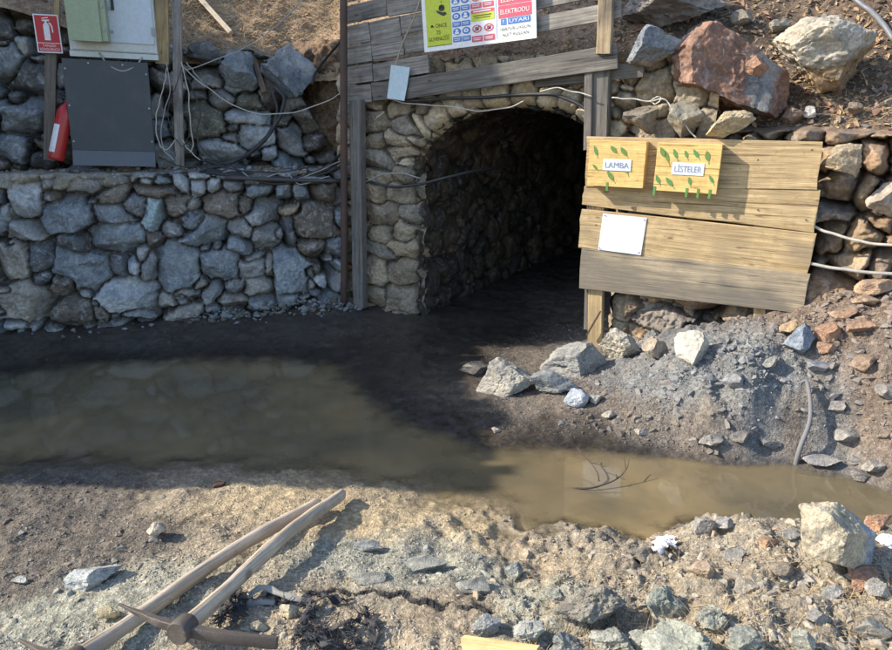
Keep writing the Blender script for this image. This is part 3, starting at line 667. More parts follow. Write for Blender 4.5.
# ---- rough stone face on the right, behind the board
S = np.linspace(0, 4.2, 460); T = np.linspace(-.1, 2.35, 260)
rs0 = sR+.18
RP = [(.30,.215,.135),(.25,.18,.12),(.34,.255,.165),(.20,.155,.115),(.23,.20,.17),(.28,.19,.12)]
rt = []
for i, (x, y, rx, ry) in enumerate([(842,162,22,14),(838,188,24,14),(866,196,12,18),(885,205,14,16),(830,215,18,9),(880,224,16,10),(862,238,20,14),(830,240,14,15),(850,262,24,14),(884,260,12,12),(635,118,22,10),(660,135,20,11),(700,124,26,14),(735,126,30,12),(770,128,20,10),(625,300,24,14),(660,318,30,14),(700,300,26,12),(740,312,24,12),(640,130,14,9)]):
    s, z = f_sz(x, y); s1, _ = f_sz(x+rx, y); _, z1 = f_sz(x, y-ry); c = RP[i % 6]
    rt.append((s-rs0, z, abs(s1-s), abs(z1-z), rng.uniform(-.2, .2), *c))
st = fill_stones(4.2, 2.4, .22, 15, RP, rt, 1.35)
h, col = stone_sheet(S, T, st, 53, D=.11, w=.014, rough=.034, tilt=.6, warp=.07, joint=(.13, .092, .065))
SS, TT = [a.ravel() for a in np.meshgrid(S, T, indexing='ij')]
rtop = 2.02+.06*fbm(P3(SS*2.5, 0*SS), 3, 91); lip = sstep(rtop-.05, rtop+.08, TT); over = np.maximum(TT-rtop, 0)
hh = h*(1-lip)-over*1.2-.10*TT+.06; Tz = np.minimum(TT, rtop+.4*over)
col = col*(1-lip[:, None])+lip[:, None]*np.array([.2, .14, .10])
VV = np.stack([F0.x+FD.x*(SS+rs0)+FN.x*hh, F0.y+FD.y*(SS+rs0)+FN.y*hh, Tz], -1)
o = link('rock_wall', np_mesh('rock_wall', VV, grid_faces(len(S), len(T)), col, True), M_STONE_PLAIN)
tag(o, 'rough brown stone face behind the plank notice board, right of the tunnel', 'stone wall')

# ---- hillside above everything
fl = [(-11, 5.2, 3.5), (-7, 6.3, 3.4), (-4.9, 6.85, 3.25), (-3.9, 7.12, 3.0), (-2.9, 7.50, 2.62), (-2.2, 7.78, 2.6), (-1.55, 7.98, 2.45), (-1.1, 7.62, 2.45), (-.5, 7.3, 2.5)]
for s, z in ((.8, 2.5), (1.6, 2.5), (rs0, 2.3), (rs0+.4, 2.06), (rs0+2, 2.0), (rs0+3.4, 2.05), (rs0+6, 2.2)):
    p = FP(s, 0, -.26); fl.append((p.x, p.y, z))
fl = np.array(fl); fa = np.r_[0, np.cumsum(np.hypot(np.diff(fl[:, 0]), np.diff(fl[:, 1])))]
S = np.linspace(0, fa[-1], 620); Q = np.concatenate([np.linspace(0, 2.2, 150), 2.2+np.cumsum(np.linspace(.02, .9, 60))])
fx, fy, fz = (np.interp(S, fa, fl[:, k]) for k in range(3))
dx, dy = np.gradient(fx, S), np.gradient(fy, S); ker = np.hanning(75); ker /= ker.sum()
sm = lambda a: np.convolve(np.pad(a, 37, 'edge'), ker, 'valid')
dx, dy = sm(dx), sm(dy); L = np.hypot(dx, dy); bxn, byn = -dy/L, dx/L
fz = np.convolve(np.pad(fz, 10, 'edge'), np.ones(21)/21, 'valid')
slope = np.interp(S, fa, np.interp(fl[:, 0], [-5, -2, 0, 1.5, 3], [.75, .8, 1.15, 1.0, .9]))
SS, QQ = [a.ravel() for a in np.meshgrid(S, Q, indexing='ij')]; I = np.repeat(np.arange(len(S)), len(Q))
hx, hy = fx[I]+bxn[I]*QQ, fy[I]+byn[I]*QQ
nn = fbm(P3(hx*1.6, hy*1.6, QQ), 4, 95)*.14+fbm(P3(hx*7, hy*7, QQ*5), 4, 96)*.05+fbm(P3(hx*24, hy*24, QQ*20), 3, 97)*.015
qs = np.where(QQ < 3, QQ, 3+(QQ-3)*.75)
hz = fz[I]+qs*slope[I]+nn*np.minimum(1, .3+QQ*3)
hc = np.array([[.30, .215, .14, 0]]).repeat(len(SS), 0)
rgt = sstep(.9, 2.0, hx); hc[:, :3] = hc[:, :3]*(1-rgt[:, None])+rgt[:, None]*np.array([.115, .085, .064])
hc[:, :3] *= (1+.4*fbm(P3(hx*2.5, hy*2.5, hz*2.5), 4, 98))[:, None]
HILL = struct(link('hillside', np_mesh('hillside', np.stack([hx, hy, hz], -1), grid_faces(len(S), len(Q)), hc, True), M_HILL), 'steep dry hillside above the tunnel')
BVH_H = BVHTree.FromPolygons([v.co for v in HILL.data.vertices], [tuple(p.vertices) for p in HILL.data.polygons])
def hith(x, y):
    d = ray(x, y).normalized(); h = BVH_H.ray_cast(CAM, d); return h[0] if h[0] is not None else atY(x, y, 6.5)

# ------------------------------------------------------------------ loose rocks
_ico = {}
def ico(n):
    if n not in _ico:
        bm = bmesh.new(); bmesh.ops.create_icosphere(bm, subdivisions=n, radius=1)
        _ico[n] = (np.array([v.co[:] for v in bm.verts]), np.array([[v.index for v in f.verts] for f in bm.faces])); bm.free()
    return _ico[n]
def rock_shape(n, seed, cuts=14, nz=.05, sharp=(.42, .85)):
    P, Fc = ico(n); P = P.copy(); r_ = np.random.default_rng(seed)
    for k in range(cuts):
        d = r_.normal(size=3); d /= np.linalg.norm(d); lim = r_.uniform(*sharp)
        ex = np.maximum(P @ d-lim, 0); P -= ex[:, None]*d
    if nz:
        nn = fbm(P*2.2+seed, 5, seed, .6); rad = P/np.maximum(np.linalg.norm(P, axis=1, keepdims=True), .01)
        st_ = np.floor((nn+.6)*6)/6-.5; P += rad*(nn*nz*1.4+st_*nz*.7+fbm(P*13+seed, 3, seed+1)*nz*.5-np.maximum(0, .12-np.abs(fbm(P*1.7+seed*2., 3, seed+6)))*nz*5)[:, None]
    mx = np.abs(P).max(0); return P/mx, Fc
def rock(name, px, py, w, h, col, label, cat='rock', group=None, seed=1, hill=False, depth=.8, sink=.18, roll=0, col2=None, mask=None, n=5, mat=None, yaw=None, at=None, nz=.06, cuts=16, out=0.0, sharp=(.42, .85)):
    """px,py = foot of the rock in the picture; w,h its size in picture units"""
    p = at if at is not None else (hith(px, py) if hill else hitg(px, py))
    t = (p-CAM).dot(Vector((0, CP, -SP))); W, Hh = w*t/FPX/2, h*t/FPX/2*1.04
    P, Fc = rock_shape(n, seed, cuts, nz, sharp)
    unit = P.copy(); rl = R(roll); c, s = math.cos(rl), math.sin(rl)
    P = P*np.array([W, (W*.5+Hh*.5)*depth*1.1, Hh]); x, z = P[:, 0].copy(), P[:, 2].copy(); P[:, 0] = x*c-z*s; P[:, 2] = x*s+z*c
    cl = np.tile(np.array([col]), (len(P), 1))
    if col2 is not None:
        mk = sstep(-.12, .12, (mask(unit) if mask else unit[:, 0])+.3*fbm(unit*3+seed, 4, seed+3)); cl = cl*(1-mk[:, None])+np.array([col2])*mk[:, None]
    cl = cl*(1+.22*fbm(unit*2.5, 4, seed+9))[:, None]
    o = link(name, np_mesh(name, P, Fc, cl, False), mat or M_STONE_PLAIN)
    o.data.polygons.foreach_set('use_smooth', np.ones(len(Fc), bool))
    m = o.data; 
    try: m.set_sharp_from_angle(angle=R(26))
    except Exception: pass
    o.location = p+V3(0, 0, Hh*(1-2*sink)) if not hill else p+Vector((0, -.15*W-out, Hh*(1-2*sink)))
    if yaw: o.rotation_euler = (0, 0, R(yaw))
    return tag(o, label, cat, group)
GREY, PALE, BLUEG, REDR, TANR, GRNG, ORNG = (.25,.245,.235),(.40,.385,.35),(.20,.225,.255),(.24,.14,.10),(.36,.285,.195),(.27,.285,.245),(.34,.20,.12)
# boulders on the right hillside
rock('boulder', 722, 112, 128, 84, REDR, 'large rust red boulder with a grey patch, above the plank board', 'boulder', 'boulders above the board', 3, True, .7, .12, -8,
     (.225,.22,.215), lambda u: .35-np.abs(u[:, 0]-.32)*1.6-.5*np.maximum(-u[:, 2]-.3, 0), 6)
rock('boulder', 822, 86, 108, 76, (.40,.36,.29), 'pale tan boulder with a flat top, up at the right edge of the slope', 'boulder', 'boulders above the board', 12, True, .7, .1, 8,
     (.29,.20,.115), lambda u: -.15-u[:, 2]+.3*u[:, 0], 6)
rock('boulder', 665, 26, 112, 60, (.225,.205,.19), 'dull grey boulder at the top of the frame, right of the lintel planks', 'boulder', 'boulders above the board', 21, True, .7, .2, 0, None, None, 6)
rock('boulder', 652, 74, 62, 40, (.19,.215,.245), 'bluish grey flaky rock between the lintel planks and the red boulder', 'boulder', 'boulders above the board', 31, True, .7, .15, 10, (.24,.19,.14), lambda u: -u[:,2]-.5, 6, at=FP(*f_sz(650,64), .10))
rock('rock', 772, 69, 30, 20, (.32,.19,.125), 'small orange brown rock perched on the right of the red boulder', 'rock', None, 35, True, .8, .2, at=FP(*f_sz(758,74), .30))
rock('rock', 648, 139, 46, 28, (.22,.19,.15), 'dark mossy rock behind the left end of the board top', 'rock', 'rocks along the top of the board', 41, True, .8, .2, at=FP(*f_sz(646,128), .12))
rock('rock', 690, 139, 44, 34, (.30,.275,.22), 'grey tan rock lying just above the two small yellow boxes', 'rock', 'rocks along the top of the board', 43, True, .8, .2, -20, at=FP(*f_sz(682,130), .12))
rock('rock', 730, 139, 56, 27, (.42,.345,.22), 'flat cream rock above the middle of the board', 'rock', 'rocks along the top of the board', 45, True, .8, .2, 5, at=FP(*f_sz(726,134), .12))
rock('rock', 846, 176, 46, 36, (.40,.32,.215), 'angular tan rock topping the stone face right of the board', 'rock', None, 47, True, .8, .2, at=FP(*f_sz(842,172), .12))
rock('rock', 886, 215, 40, 40, (.38,.32,.26), 'pale pinkish rock at the right edge above the white pipes', 'rock', None, 49, True, .8, .2, at=FP(*f_sz(884,212), .12))
rock('rock', 805, 118, 14, 14, (.42,.41,.40), 'small white stone below the tan boulder', 'stone', None, 51, True, .8, .2, out=.05)
rock('rock', 292, 92, 52, 46, (.21,.235,.26), 'leaning blue grey block on top of the upper wall, right of the brown stake', 'rock', 'blocks on the upper wall', 52, roll=-38, at=onP(287,72,LA+LN*-.72,LN), col2=(.34,.36,.37), mask=lambda u: u[:,2]-.45, sink=.5)
rock('rock', 238, 90, 40, 44, (.22,.24,.25), 'upright grey block on top of the upper wall, left of the brown stake', 'rock', 'blocks on the upper wall', 54, roll=15, at=onP(238,72,LA+LN*-.72,LN), sink=.5)
rock('rock', 205, 66, 40, 22, (.13,.135,.14), 'dark low block on top of the upper wall beside the ledge post', 'rock', 'blocks on the upper wall', 56, at=onP(205,54,LA+LN*-.78,LN), sink=.5)
for i_, (x, y, w_, h_, c_, ro, lb) in enumerate([(790,120,26,18,(.24,.17,.125),0,'brown rock at the right foot of the red boulder'),(768,132,22,13,(.22,.19,.15),8,'small dull rock under the right end of the red boulder'),(742,24,26,15,(.23,.20,.16),-6,'dull tan rock above the red boulder'),(700,36,34,16,(.20,.185,.165),5,'grey rock between the top boulder and the red boulder'),
  (640,104,38,20,(.19,.175,.15),-4,'dark rock under the bluish grey flaky rock'),(672,108,24,14,(.24,.21,.17),6,'tan rock at the left foot of the red boulder'),(880,138,30,20,(.25,.215,.165),-8,'tan rock at the right edge of the slope, below the pale boulder'),(852,112,20,12,(.22,.17,.13),0,'small brown rock under the right side of the pale boulder'),(775,30,22,14,(.30,.27,.22),10,'pale rock left of the top of the pale boulder'),(810,140,26,14,(.26,.205,.15),-4,'flat brown rock above the right end of the board')]):
    rock('rock', x, y, w_, h_, c_, lb, 'rock', 'rocks round the red boulder', 220+i_, True, roll=ro, n=4, out=.03)
# rocks beside the tunnel mouth
rock('rock', 505, 391, 62, 40, (.36,.335,.285), 'large pale rock at the left end of the rocks before the tunnel', 'rock', 'rocks before the tunnel', 61, n=6, roll=12)
rock('rock', 474, 371, 24, 12, (.30,.265,.21), 'small tan rock on a dark clod at the tunnel mouth', 'rock', 'rocks before the tunnel', 63)
rock('rock', 478, 372, 40, 13, (.085,.08,.075), 'flat dark clod under the small tan rock', 'clod', None, 64)
rock('rock', 573, 372, 70, 32, (.275,.275,.26), 'long grey rock at the foot of the board post', 'rock', 'rocks before the tunnel', 65, n=6, roll=8)
rock('rock', 553, 392, 54, 26, (.235,.245,.245), 'grey blue rock right of the large pale rock', 'rock', 'rocks before the tunnel', 67, roll=-5)
rock('rock', 620, 355, 44, 40, (.44,.40,.33), 'cream pointed rock beside the foot of the board post', 'rock', 'rocks under the board', 69, n=6)
rock('rock', 653, 356, 32, 27, (.37,.31,.24), 'tan wedge of rock under the bottom plank', 'rock', 'rocks under the board', 71)
rock('rock', 694, 356, 38, 34, (.46,.44,.39), 'whitish block standing on the slope under the board', 'rock', 'rocks under the board', 73, roll=10)
rock('rock', 576, 404, 26, 20, (.36,.40,.45), 'small smooth bluish white stone in front of the grey rocks', 'stone', 'small stones at the water edge', 75, cuts=6)
rock('rock', 595, 402, 16, 12, (.36,.35,.33), 'small grey stone right of the bluish white stone', 'stone', 'small stones at the water edge', 77)
rock('rock', 610, 417, 17, 9, (.38,.345,.29), 'small flat beige stone on the mud below the grey rocks', 'stone', 'small stones at the water edge', 79)
rock('rock', 496, 432, 11, 7, (.42,.37,.31), 'tiny pale stone on the dark mud spit', 'stone', 'small stones at the water edge', 81)
rock('rock', 640, 433, 15, 6, (.42,.39,.34), 'flat pale stone on the far waterline', 'stone', 'small stones at the water edge', 83)
rock('rock', 711, 445, 26, 14, (.26,.245,.22), 'grey stone at the water edge under the slope', 'stone', 'small stones at the water edge', 85)
rock('rock', 800, 352, 36, 34, (.20,.235,.285), 'blue grey rock bedded in the slope below the board corner', 'rock', 'rocks on the rubble slope', 87)
rock('rock', 829, 340, 26, 20, (.33,.20,.13), 'reddish rock on the slope right of the blue grey rock', 'rock', 'rocks on the rubble slope', 89)
rock('rock', 792, 332, 26, 16, (.37,.27,.17), 'tilted tan slab at the lower right corner of the board', 'rock', 'rocks on the rubble slope', 91, roll=25)
rock('rock', 878, 292, 46, 20, (.36,.25,.17), 'flat orange slab at the right edge below the pipes', 'rock', 'rocks on the rubble slope', 93, roll=6)
rock('rock', 826, 352, 24, 12, (.31,.20,.14), 'small red brown stone below the reddish rock', 'rock', 'rocks on the rubble slope', 95)
rock('rock', 860, 330, 30, 16, (.29,.19,.13), 'brown stone on the upper slope near the right edge', 'rock', 'rocks on the rubble slope', 96)
rock('rock', 838, 410, 22, 12, (.27,.255,.24), 'grey stone half way down the slope right of the grey stick', 'rock', 'rocks on the rubble slope', 98)
rock('rock', 873, 470, 24, 14, (.27,.25,.22), 'grey stone at the right edge just above the water', 'rock', 'rocks on the rubble slope', 99)
for i_, (x, y, w_, h_, c_, ro, lb) in enumerate([(842,318,30,14,(.30,.20,.14),15,'red brown slab on the slope just right of the board corner'),(866,306,34,13,(.33,.24,.17),-8,'tan slab under the flat orange slab'),(815,372,24,18,(.21,.22,.24),0,'grey block half way up the slope above the stick'),
  (770,365,20,12,(.24,.24,.23),10,'small grey stone under the middle of the board'),(735,385,26,14,(.23,.235,.24),-5,'flat grey stone on the slope under the white block'),(862,370,28,18,(.26,.19,.14),12,'brown block at the right side of the slope'),(884,398,26,18,(.24,.22,.2),-10,'grey brown block at the right edge of the slope'),
  (846,440,30,14,(.25,.24,.22),5,'flat grey slab low on the slope right of the stick'),(770,448,26,12,(.20,.195,.185),-4,'dark grey stone at the waterline left of the stick'),(740,440,22,11,(.18,.17,.16),6,'dark wet stone at the waterline under the slope'),(822,462,40,10,(.27,.26,.25),3,'long flat slab at the waterline right of the stick'),(860,478,30,12,(.25,.235,.215),-6,'grey slab at the waterline near the right edge')]):
    rock('rock', x, y, w_, h_, c_, lb, 'rock', 'rocks on the rubble slope', 150+i_, roll=ro, n=4)
# foreground
rock('boulder', 833, 556, 92, 70, (.43,.375,.28), 'big cream boulder with a blue grey side on the near bank', 'boulder', None, 3, n=6, roll=-4, sharp=(.34, .7), col2=(.27,.30,.34), mask=lambda u: u[:, 0]-.42+.2*u[:, 2], sink=.16, cuts=13)
rock('rock', 876, 526, 34, 16, (.36,.215,.14), 'orange brown stone right of the big cream boulder', 'rock', 'rocks on the near bank', 103)
rock('rock', 157, 535, 20, 17, (.47,.42,.34), 'cream cube shaped stone alone on the gravel', 'stone', None, 105, cuts=8, sink=.08)
rock('rock', 220, 487, 16, 8, (.10,.062,.05), 'dark brown chunk at the edge of the shadow', 'stone', None, 107, sink=.1)
rock('rock', 93, 582, 54, 22, (.35,.375,.375), 'flat bluish grey slab on the dark gravel, left of the pickaxes', 'rock', None, 111, roll=8, n=5)
rock('rock', 22, 582, 18, 10, (.36,.36,.33), 'small grey stone at the left edge', 'stone', None, 113)
rock('rock', 862, 584, 34, 20, (.31,.185,.13), 'reddish stone below the big cream boulder', 'rock', 'rocks on the near bank', 115)
rock('rock', 878, 596, 28, 20, (.30,.285,.26), 'grey brown stone at the right edge below the reddish stone', 'rock', 'rocks on the near bank', 117)
rock('rock', 765, 546, 22, 15, (.35,.235,.155), 'orange brown stone in the middle of the rubble bank', 'rock', 'rocks on the near bank', 119)
rock('rock', 702, 532, 30, 20, (.29,.275,.25), 'grey stones heaped at the left top of the rubble bank', 'rock', 'rocks on the near bank', 121)
rock('rock', 704, 575, 30, 18, (.34,.265,.19), 'tan stone left of centre on the rubble bank', 'rock', 'rocks on the near bank', 123)
rock('rock', 800, 648, 26, 28, (.31,.315,.27), 'greenish upright stone at the bottom edge right of the cracked rock', 'rock', 'rocks on the near bank', 125)
rock('rock', 832, 596, 28, 14, (.28,.275,.26), 'grey flat stone in front of the reddish stone', 'rock', 'rocks on the near bank', 127)
rock('rock', 685, 668, 88, 68, (.29,.305,.255), 'cracked greenish grey rock at the bottom edge', 'rock', 'greenish rocks at the bottom edge', 131, n=6, sink=.2, nz=.1)
rock('rock', 648, 652, 46, 34, (.33,.34,.29), 'pale greenish rock left of the cracked rock', 'rock', 'greenish rocks at the bottom edge', 133, n=5, nz=.1)
rock('rock', 594, 612, 88, 44, (.22,.205,.17), 'low dark mound of crumbled rock in the near bank', 'mound', None, 135, n=6, sink=.3, nz=.12)
rock('rock', 514, 577, 20, 17, (.27,.285,.27), 'bluish green stone standing on the pale dirt', 'stone', None, 137)
rock('rock', 527, 640, 34, 24, (.34,.35,.32), 'pale grey lump right of the yellow wood piece', 'rock', 'greenish rocks at the bottom edge', 139, nz=.1)
rock('rock', 288, 616, 22, 20, (.45,.405,.30), 'cream stone between the pickaxe and the dark cloth', 'stone', None, 141, cuts=8)
rock('rock', 258, 628, 22, 11, (.38,.335,.25), 'flat beige stone above the pick blade', 'stone', None, 143)
rock('rock', 110, 618, 26, 18, (.42,.37,.24), 'yellowish clod between the two pickaxes', 'clod', None, 145)

for i_, (x, y, w_, h_, c_, ro, lb) in enumerate([(662,612,44,30,(.25,.265,.225),8,'greenish block behind the cracked rock'),(712,626,38,34,(.28,.285,.24),-10,'pale greenish block right of the cracked rock'),(742,650,34,28,(.24,.25,.22),5,'dark greenish block at the bottom edge right of the cracked rock'),
  (612,648,46,30,(.27,.275,.24),-6,'grey green block at the bottom edge left of the cracked rock'),(486,634,32,24,(.27,.28,.27),10,'grey lump above the yellow wood piece'),(566,652,34,24,(.24,.25,.23),-8,'grey block at the bottom edge right of the pale lump'),(556,600,24,14,(.26,.265,.235),4,'small grey green stone left of the dark mound')]):
    rock('rock', x, y, w_, h_, c_, lb, 'rock', 'greenish rocks at the bottom edge', 170+i_, roll=ro, n=5, nz=.1)
for i_, (x, y, w_, h_, c_, ro, lb) in enumerate([(420,566,64,12,(.26,.265,.235),3,'long flat pale slab in the dirt above the rope'),(372,580,50,11,(.28,.275,.24),-3,'flat pale slab at the left above the rope'),(470,590,40,12,(.25,.25,.225),4,'flat grey slab at the right end of the rope'),(366,548,34,9,(.24,.25,.245),0,'small flat bluish slab right of the handle ends'),
  (640,560,30,16,(.29,.26,.21),-6,'beige stone at the waterline left of the white scrap'),(735,560,26,16,(.25,.24,.22),8,'grey stone in the middle of the rubble bank'),(780,574,24,16,(.27,.225,.175),-5,'brown stone under the big cream boulder'),(745,590,26,14,(.28,.26,.22),3,'flat beige stone in the lower rubble bank'),(815,620,30,16,(.26,.25,.225),-6,'flat grey stone low on the right bank'),(870,634,34,20,(.27,.26,.23),6,'grey stone in the bottom right corner'),(725,528,22,16,(.30,.29,.27),0,'light grey stone on the crest left of the big cream boulder'),(790,538,20,13,(.27,.26,.245),0,'grey stone on the crest touching the big cream boulder')]):
    rock('rock', x, y, w_, h_, c_, lb, 'rock', 'rocks on the near bank', 190+i_, roll=ro, n=4)
# ------------------------------------------------------------------ gravel and rubble (beyond counting)
def chip_shape(seed, npts):
    r_ = np.random.default_rng(seed); bm = bmesh.new()
    for k in range(npts):
        d = r_.normal(size=3); d /= np.linalg.norm(d); bm.verts.new(d*r_.uniform(.8, 1.05))
    bmesh.ops.convex_hull(bm, input=bm.verts); bm.verts.ensure_lookup_table()
    for v in [v for v in bm.verts if not v.link_faces]: bm.verts.remove(v)
    bmesh.ops.triangulate(bm, faces=bm.faces); bmesh.ops.recalc_face_normals(bm, faces=bm.faces); bm.verts.index_update()
    V = np.array([v.co[:] for v in bm.verts]); Fc = np.array([[v.index for v in f.verts] for f in bm.faces]); bm.free(); return V, Fc
def scatter(name, label, pts, sizes, cols, nvar, sub, seed, flat=.7, mat=None, stuffn='gravel'):
    """sharp broken chips"""
    r_ = np.random.default_rng(seed); Vs, Fs, Cs = [], [], []; n = len(pts); off = 0
    a = r_.uniform(0, 2*np.pi, n); b = r_.uniform(-.6, .6, n); ax = r_.uniform(.65, 1.5, n); az = r_.uniform(.4, .95, n)*flat/.7; idx = r_.integers(nvar, size=n)
    for k in range(nvar):
        q = idx == k
        if not q.any(): continue
        S_, Fc = chip_shape(seed*100+k, 8 if sub == 1 else 12); m = int(q.sum())
        P = S_[None]*np.stack([ax[q], 1/ax[q], az[q]], -1)[:, None, :]*sizes[q][:, None, None]; x, y, z = P[..., 0], P[..., 1], P[..., 2]
        y, z = y*np.cos(b[q])[:, None]-z*np.sin(b[q])[:, None], y*np.sin(b[q])[:, None]+z*np.cos(b[q])[:, None]
        x, y = x*np.cos(a[q])[:, None]-y*np.sin(a[q])[:, None], x*np.sin(a[q])[:, None]+y*np.cos(a[q])[:, None]
        V = np.stack([x, y, z], -1)+pts[q][:, None, :]; nV = len(S_)
        Vs.append(V.reshape(-1, 3)); Fs.append((Fc[None]+(np.arange(m)*nV)[:, None, None]+off).reshape(-1, 3)); Cs.append(np.repeat(cols[q], nV, 0)); off += m*nV
    o = link(name, np_mesh(name, np.concatenate(Vs), np.concatenate(Fs), np.concatenate(Cs)), mat or M_CHIP)
    o['kind'] = 'stuff'; o['label'] = label; return o
def ground_pts(n, x0, x1, y0, y1, seed, lift=.2, dens=None):
    r_ = np.random.default_rng(seed)
    px = r_.uniform(x0, x1, n); py = r_.uniform(y0, y1, n)
    u, v = (px-446)/FPX, (325-py)/FPX; d = np.stack([u, CP+SP*v, -SP+CP*v], -1)
    z = np.full(n, .1)
    for k in range(5):
        t = (z-CAMZ)/d[:, 2]; z = base_z(d[:, 0]*t, d[:, 1]*t)*.7+z*.3
    X, Y = d[:, 0]*t, d[:, 1]*t; Z = ground_z(X, Y); return X, Y, Z
def mk_gravel(name, label, n, box, seed, smin, smax, sub, pal, keepf, follow=.6, power=2.2):
    X, Y, Z = ground_pts(n, *box, seed); r_ = np.random.default_rng(seed+1)
    k = keepf(X, Y, Z) & (Z > .004) & (Y < 6.6); X, Y, Z = X[k], Y[k], Z[k]; m = len(X)
    sz = smin+(smax-smin)*r_.random(m)**power
    gc = ground_col(X, Y, Z)[:, :3]; pc = np.array(pal)[r_.integers(len(pal), size=m)]*r_.uniform(.7, 1.3, m)[:, None]
    wet = (1-sstep(.01, .08, Z))[:, None]; pc = pc*(1-.45*wet)
    c = gc*follow*1.15+pc*(1-follow)
    return scatter(name, label, np.stack([X, Y, Z-sz*.16], -1), sz, c, 14, sub, seed, .65)
GP = [GREY, (.33,.315,.28), (.19,.205,.22), TANR, GRNG, (.27,.165,.105), (.14,.12,.10), (.26,.23,.185)]
_r = np.random.default_rng(5)
def clump(X, Y, f, seed, lo): return fbm(P3(X*f, Y*f), 3, seed)*.5+.5 > lo
mk_gravel('gravel', 'fine gravel over the near bank', 42000, (-60, 950, 470, 665), 201, .0035, .013, 1, GP, lambda X, Y, Z: clump(X, Y, 3, 7, .38), .62)
mk_gravel('rubble', 'broken stones heaped over the near bank', 8000, (-60, 950, 480, 665), 202, .008, .036, 2, GP, lambda X, Y, Z: (_r.random(len(X)) < .10+.75*sstep(.1, 1.0, X)) & clump(X, Y, 2.2, 8, .40), .6, 3.6)
mk_gravel('slope_rubble', 'broken slate and gravel on the slope under the board', 6500, (560, 960, 285, 490), 203, .007, .05, 2, [(.2,.195,.19), (.17,.18,.19), (.2,.2,.2), (.17,.145,.12), (.18,.17,.16), (.23,.16,.12), (.15,.14,.13)], lambda X, Y, Z: (Z > .05) & clump(X, Y, 2.5, 9, .34), .66, 4.6)
mk_gravel('slope_gravel', 'fine grey gravel on the slope under the board', 20000, (480, 960, 300, 500), 204, .005, .016, 1, [(.19,.185,.18), (.16,.17,.18), (.17,.16,.15), (.2,.165,.13)], lambda X, Y, Z: Z > .03, .65)
mk_gravel('mud_gravel', 'small stones in the dark mud', 1700, (-20, 620, 300, 450), 205, .006, .022, 1, [GREY, BLUEG, (.12,.11,.1), BRN], lambda X, Y, Z: (Y < 6.9) & clump(X, Y, 1.6, 19, .5), .75, 3)
# pebbles along the foot of the lower wall
m = 300; s = np.where(_r.random(m) < .82, _r.uniform(2.3, 3.9, m), _r.uniform(.2, 3, m)); o_ = .03+np.abs(_r.normal(0, .12, m))
pp = np.stack([LA.x+LD.x*s+LN.x*o_, LA.y+LD.y*s+LN.y*o_], -1); sz = .012+.035*_r.random(m)**2
scatter('wall_foot_pebbles', 'loose pebbles along the foot of the lower wall', np.stack([pp[:, 0], pp[:, 1], ground_z(pp[:, 0], pp[:, 1])+sz*.5+np.maximum(0, .12-o_)*.7], -1), sz, np.array([GRY, GRY, OLV, BRN, BLU])[_r.integers(5, size=m)]*.85, 10, 2, 206)
# stones on the ledge
m = 420; s = _r.uniform(.1, LW_LEN, m); o_ = -.16-_r.random(m)*.5; sz = .010+.04*_r.random(m)**2.5
scatter('ledge_stones', 'small stones and rubble lying on the ledge', np.stack([LA.x+LD.x*s+LN.x*o_, LA.y+LD.y*s+LN.y*o_, 1.57-.05*((s+1.2)/5)+.01-.03*o_], -1), sz, np.array([PAL, GRY, BLU, TAN, (.3,.2,.14)])[_r.integers(5, size=m)], 10, 2, 207)

# stones, leaves and straw on the hillside
def hill_pts(n, x0, x1, y0, y1, seed):
    r_ = np.random.default_rng(seed); out = []
    for k in range(n):
        d = ray(r_.uniform(x0, x1), r_.uniform(y0, y1)).normalized(); h = BVH_H.ray_cast(CAM, d)
        if h[0] is not None and h[3] < 14: out.append((*h[0], *h[1]))
    return np.array(out)
hp = hill_pts(2600, 600, 930, -40, 160, 301); r_ = np.random.default_rng(9); sz = .008+.045*r_.random(len(hp))**4
scatter('hill_rubble', 'small stones on the slope above the board', hp[:, :3]+hp[:, 3:]*0, sz, np.array([REDR, (.2,.17,.13), (.15,.14,.13), (.13,.10,.075), (.10,.08,.06)])[r_.integers(5, size=len(hp))], 12, 2, 208)
def blades(name, label, pts, nrm, seed, L0, L1, wid, mat, flatness=.5):
    r_ = np.random.default_rng(seed); n = len(pts)
    a = r_.uniform(0, 2*np.pi, n); el = r_.uniform(-.1, 1.0, n)*(1-flatness)
    d = np.stack([np.cos(a)*np.cos(el), np.sin(a)*np.cos(el), np.sin(el)], -1)
    d -= nrm*np.minimum((d*nrm).sum(1, keepdims=True)-.05, 0)
    L = r_.uniform(L0, L1, n)[:, None]; side = np.cross(d, nrm); side /= np.maximum(np.linalg.norm(side, axis=1, keepdims=True), 1e-3); side *= wid*r_.uniform(.6, 1.4, n)[:, None]
    p0 = pts; p1 = pts+d*L*.55+nrm*L*.12; p2 = pts+d*L+nrm*L*r_.uniform(-.1, .15, n)[:, None]
    V = np.stack([p0-side, p0+side, p1+side*.8, p1-side*.8, p2+side*.2, p2-side*.2], 1)
    Fq = np.array([[0, 1, 2, 3], [3, 2, 4, 5]])[None]+(np.arange(n)*6)[:, None, None]
    o = link(name, np_mesh(name, V.reshape(-1, 3), Fq.reshape(-1, 4)), mat); o['kind'] = 'stuff'; o['label'] = label; return o
hp = hill_pts(9000, 90, 360, -60, 110, 302)
blades('dry_grass', 'dry brown grass and needles on the slope above the upper wall', hp[:, :3], hp[:, 3:], 3, .04, .16, .0024, M_STRAW, .45)
hp = hill_pts(2600, 600, 930, -40, 170, 303)
blades('dry_straw', 'dry straw and needles on the slope above the board', hp[:, :3], hp[:, 3:], 4, .03, .10, .0018, M_STRAW, .6)
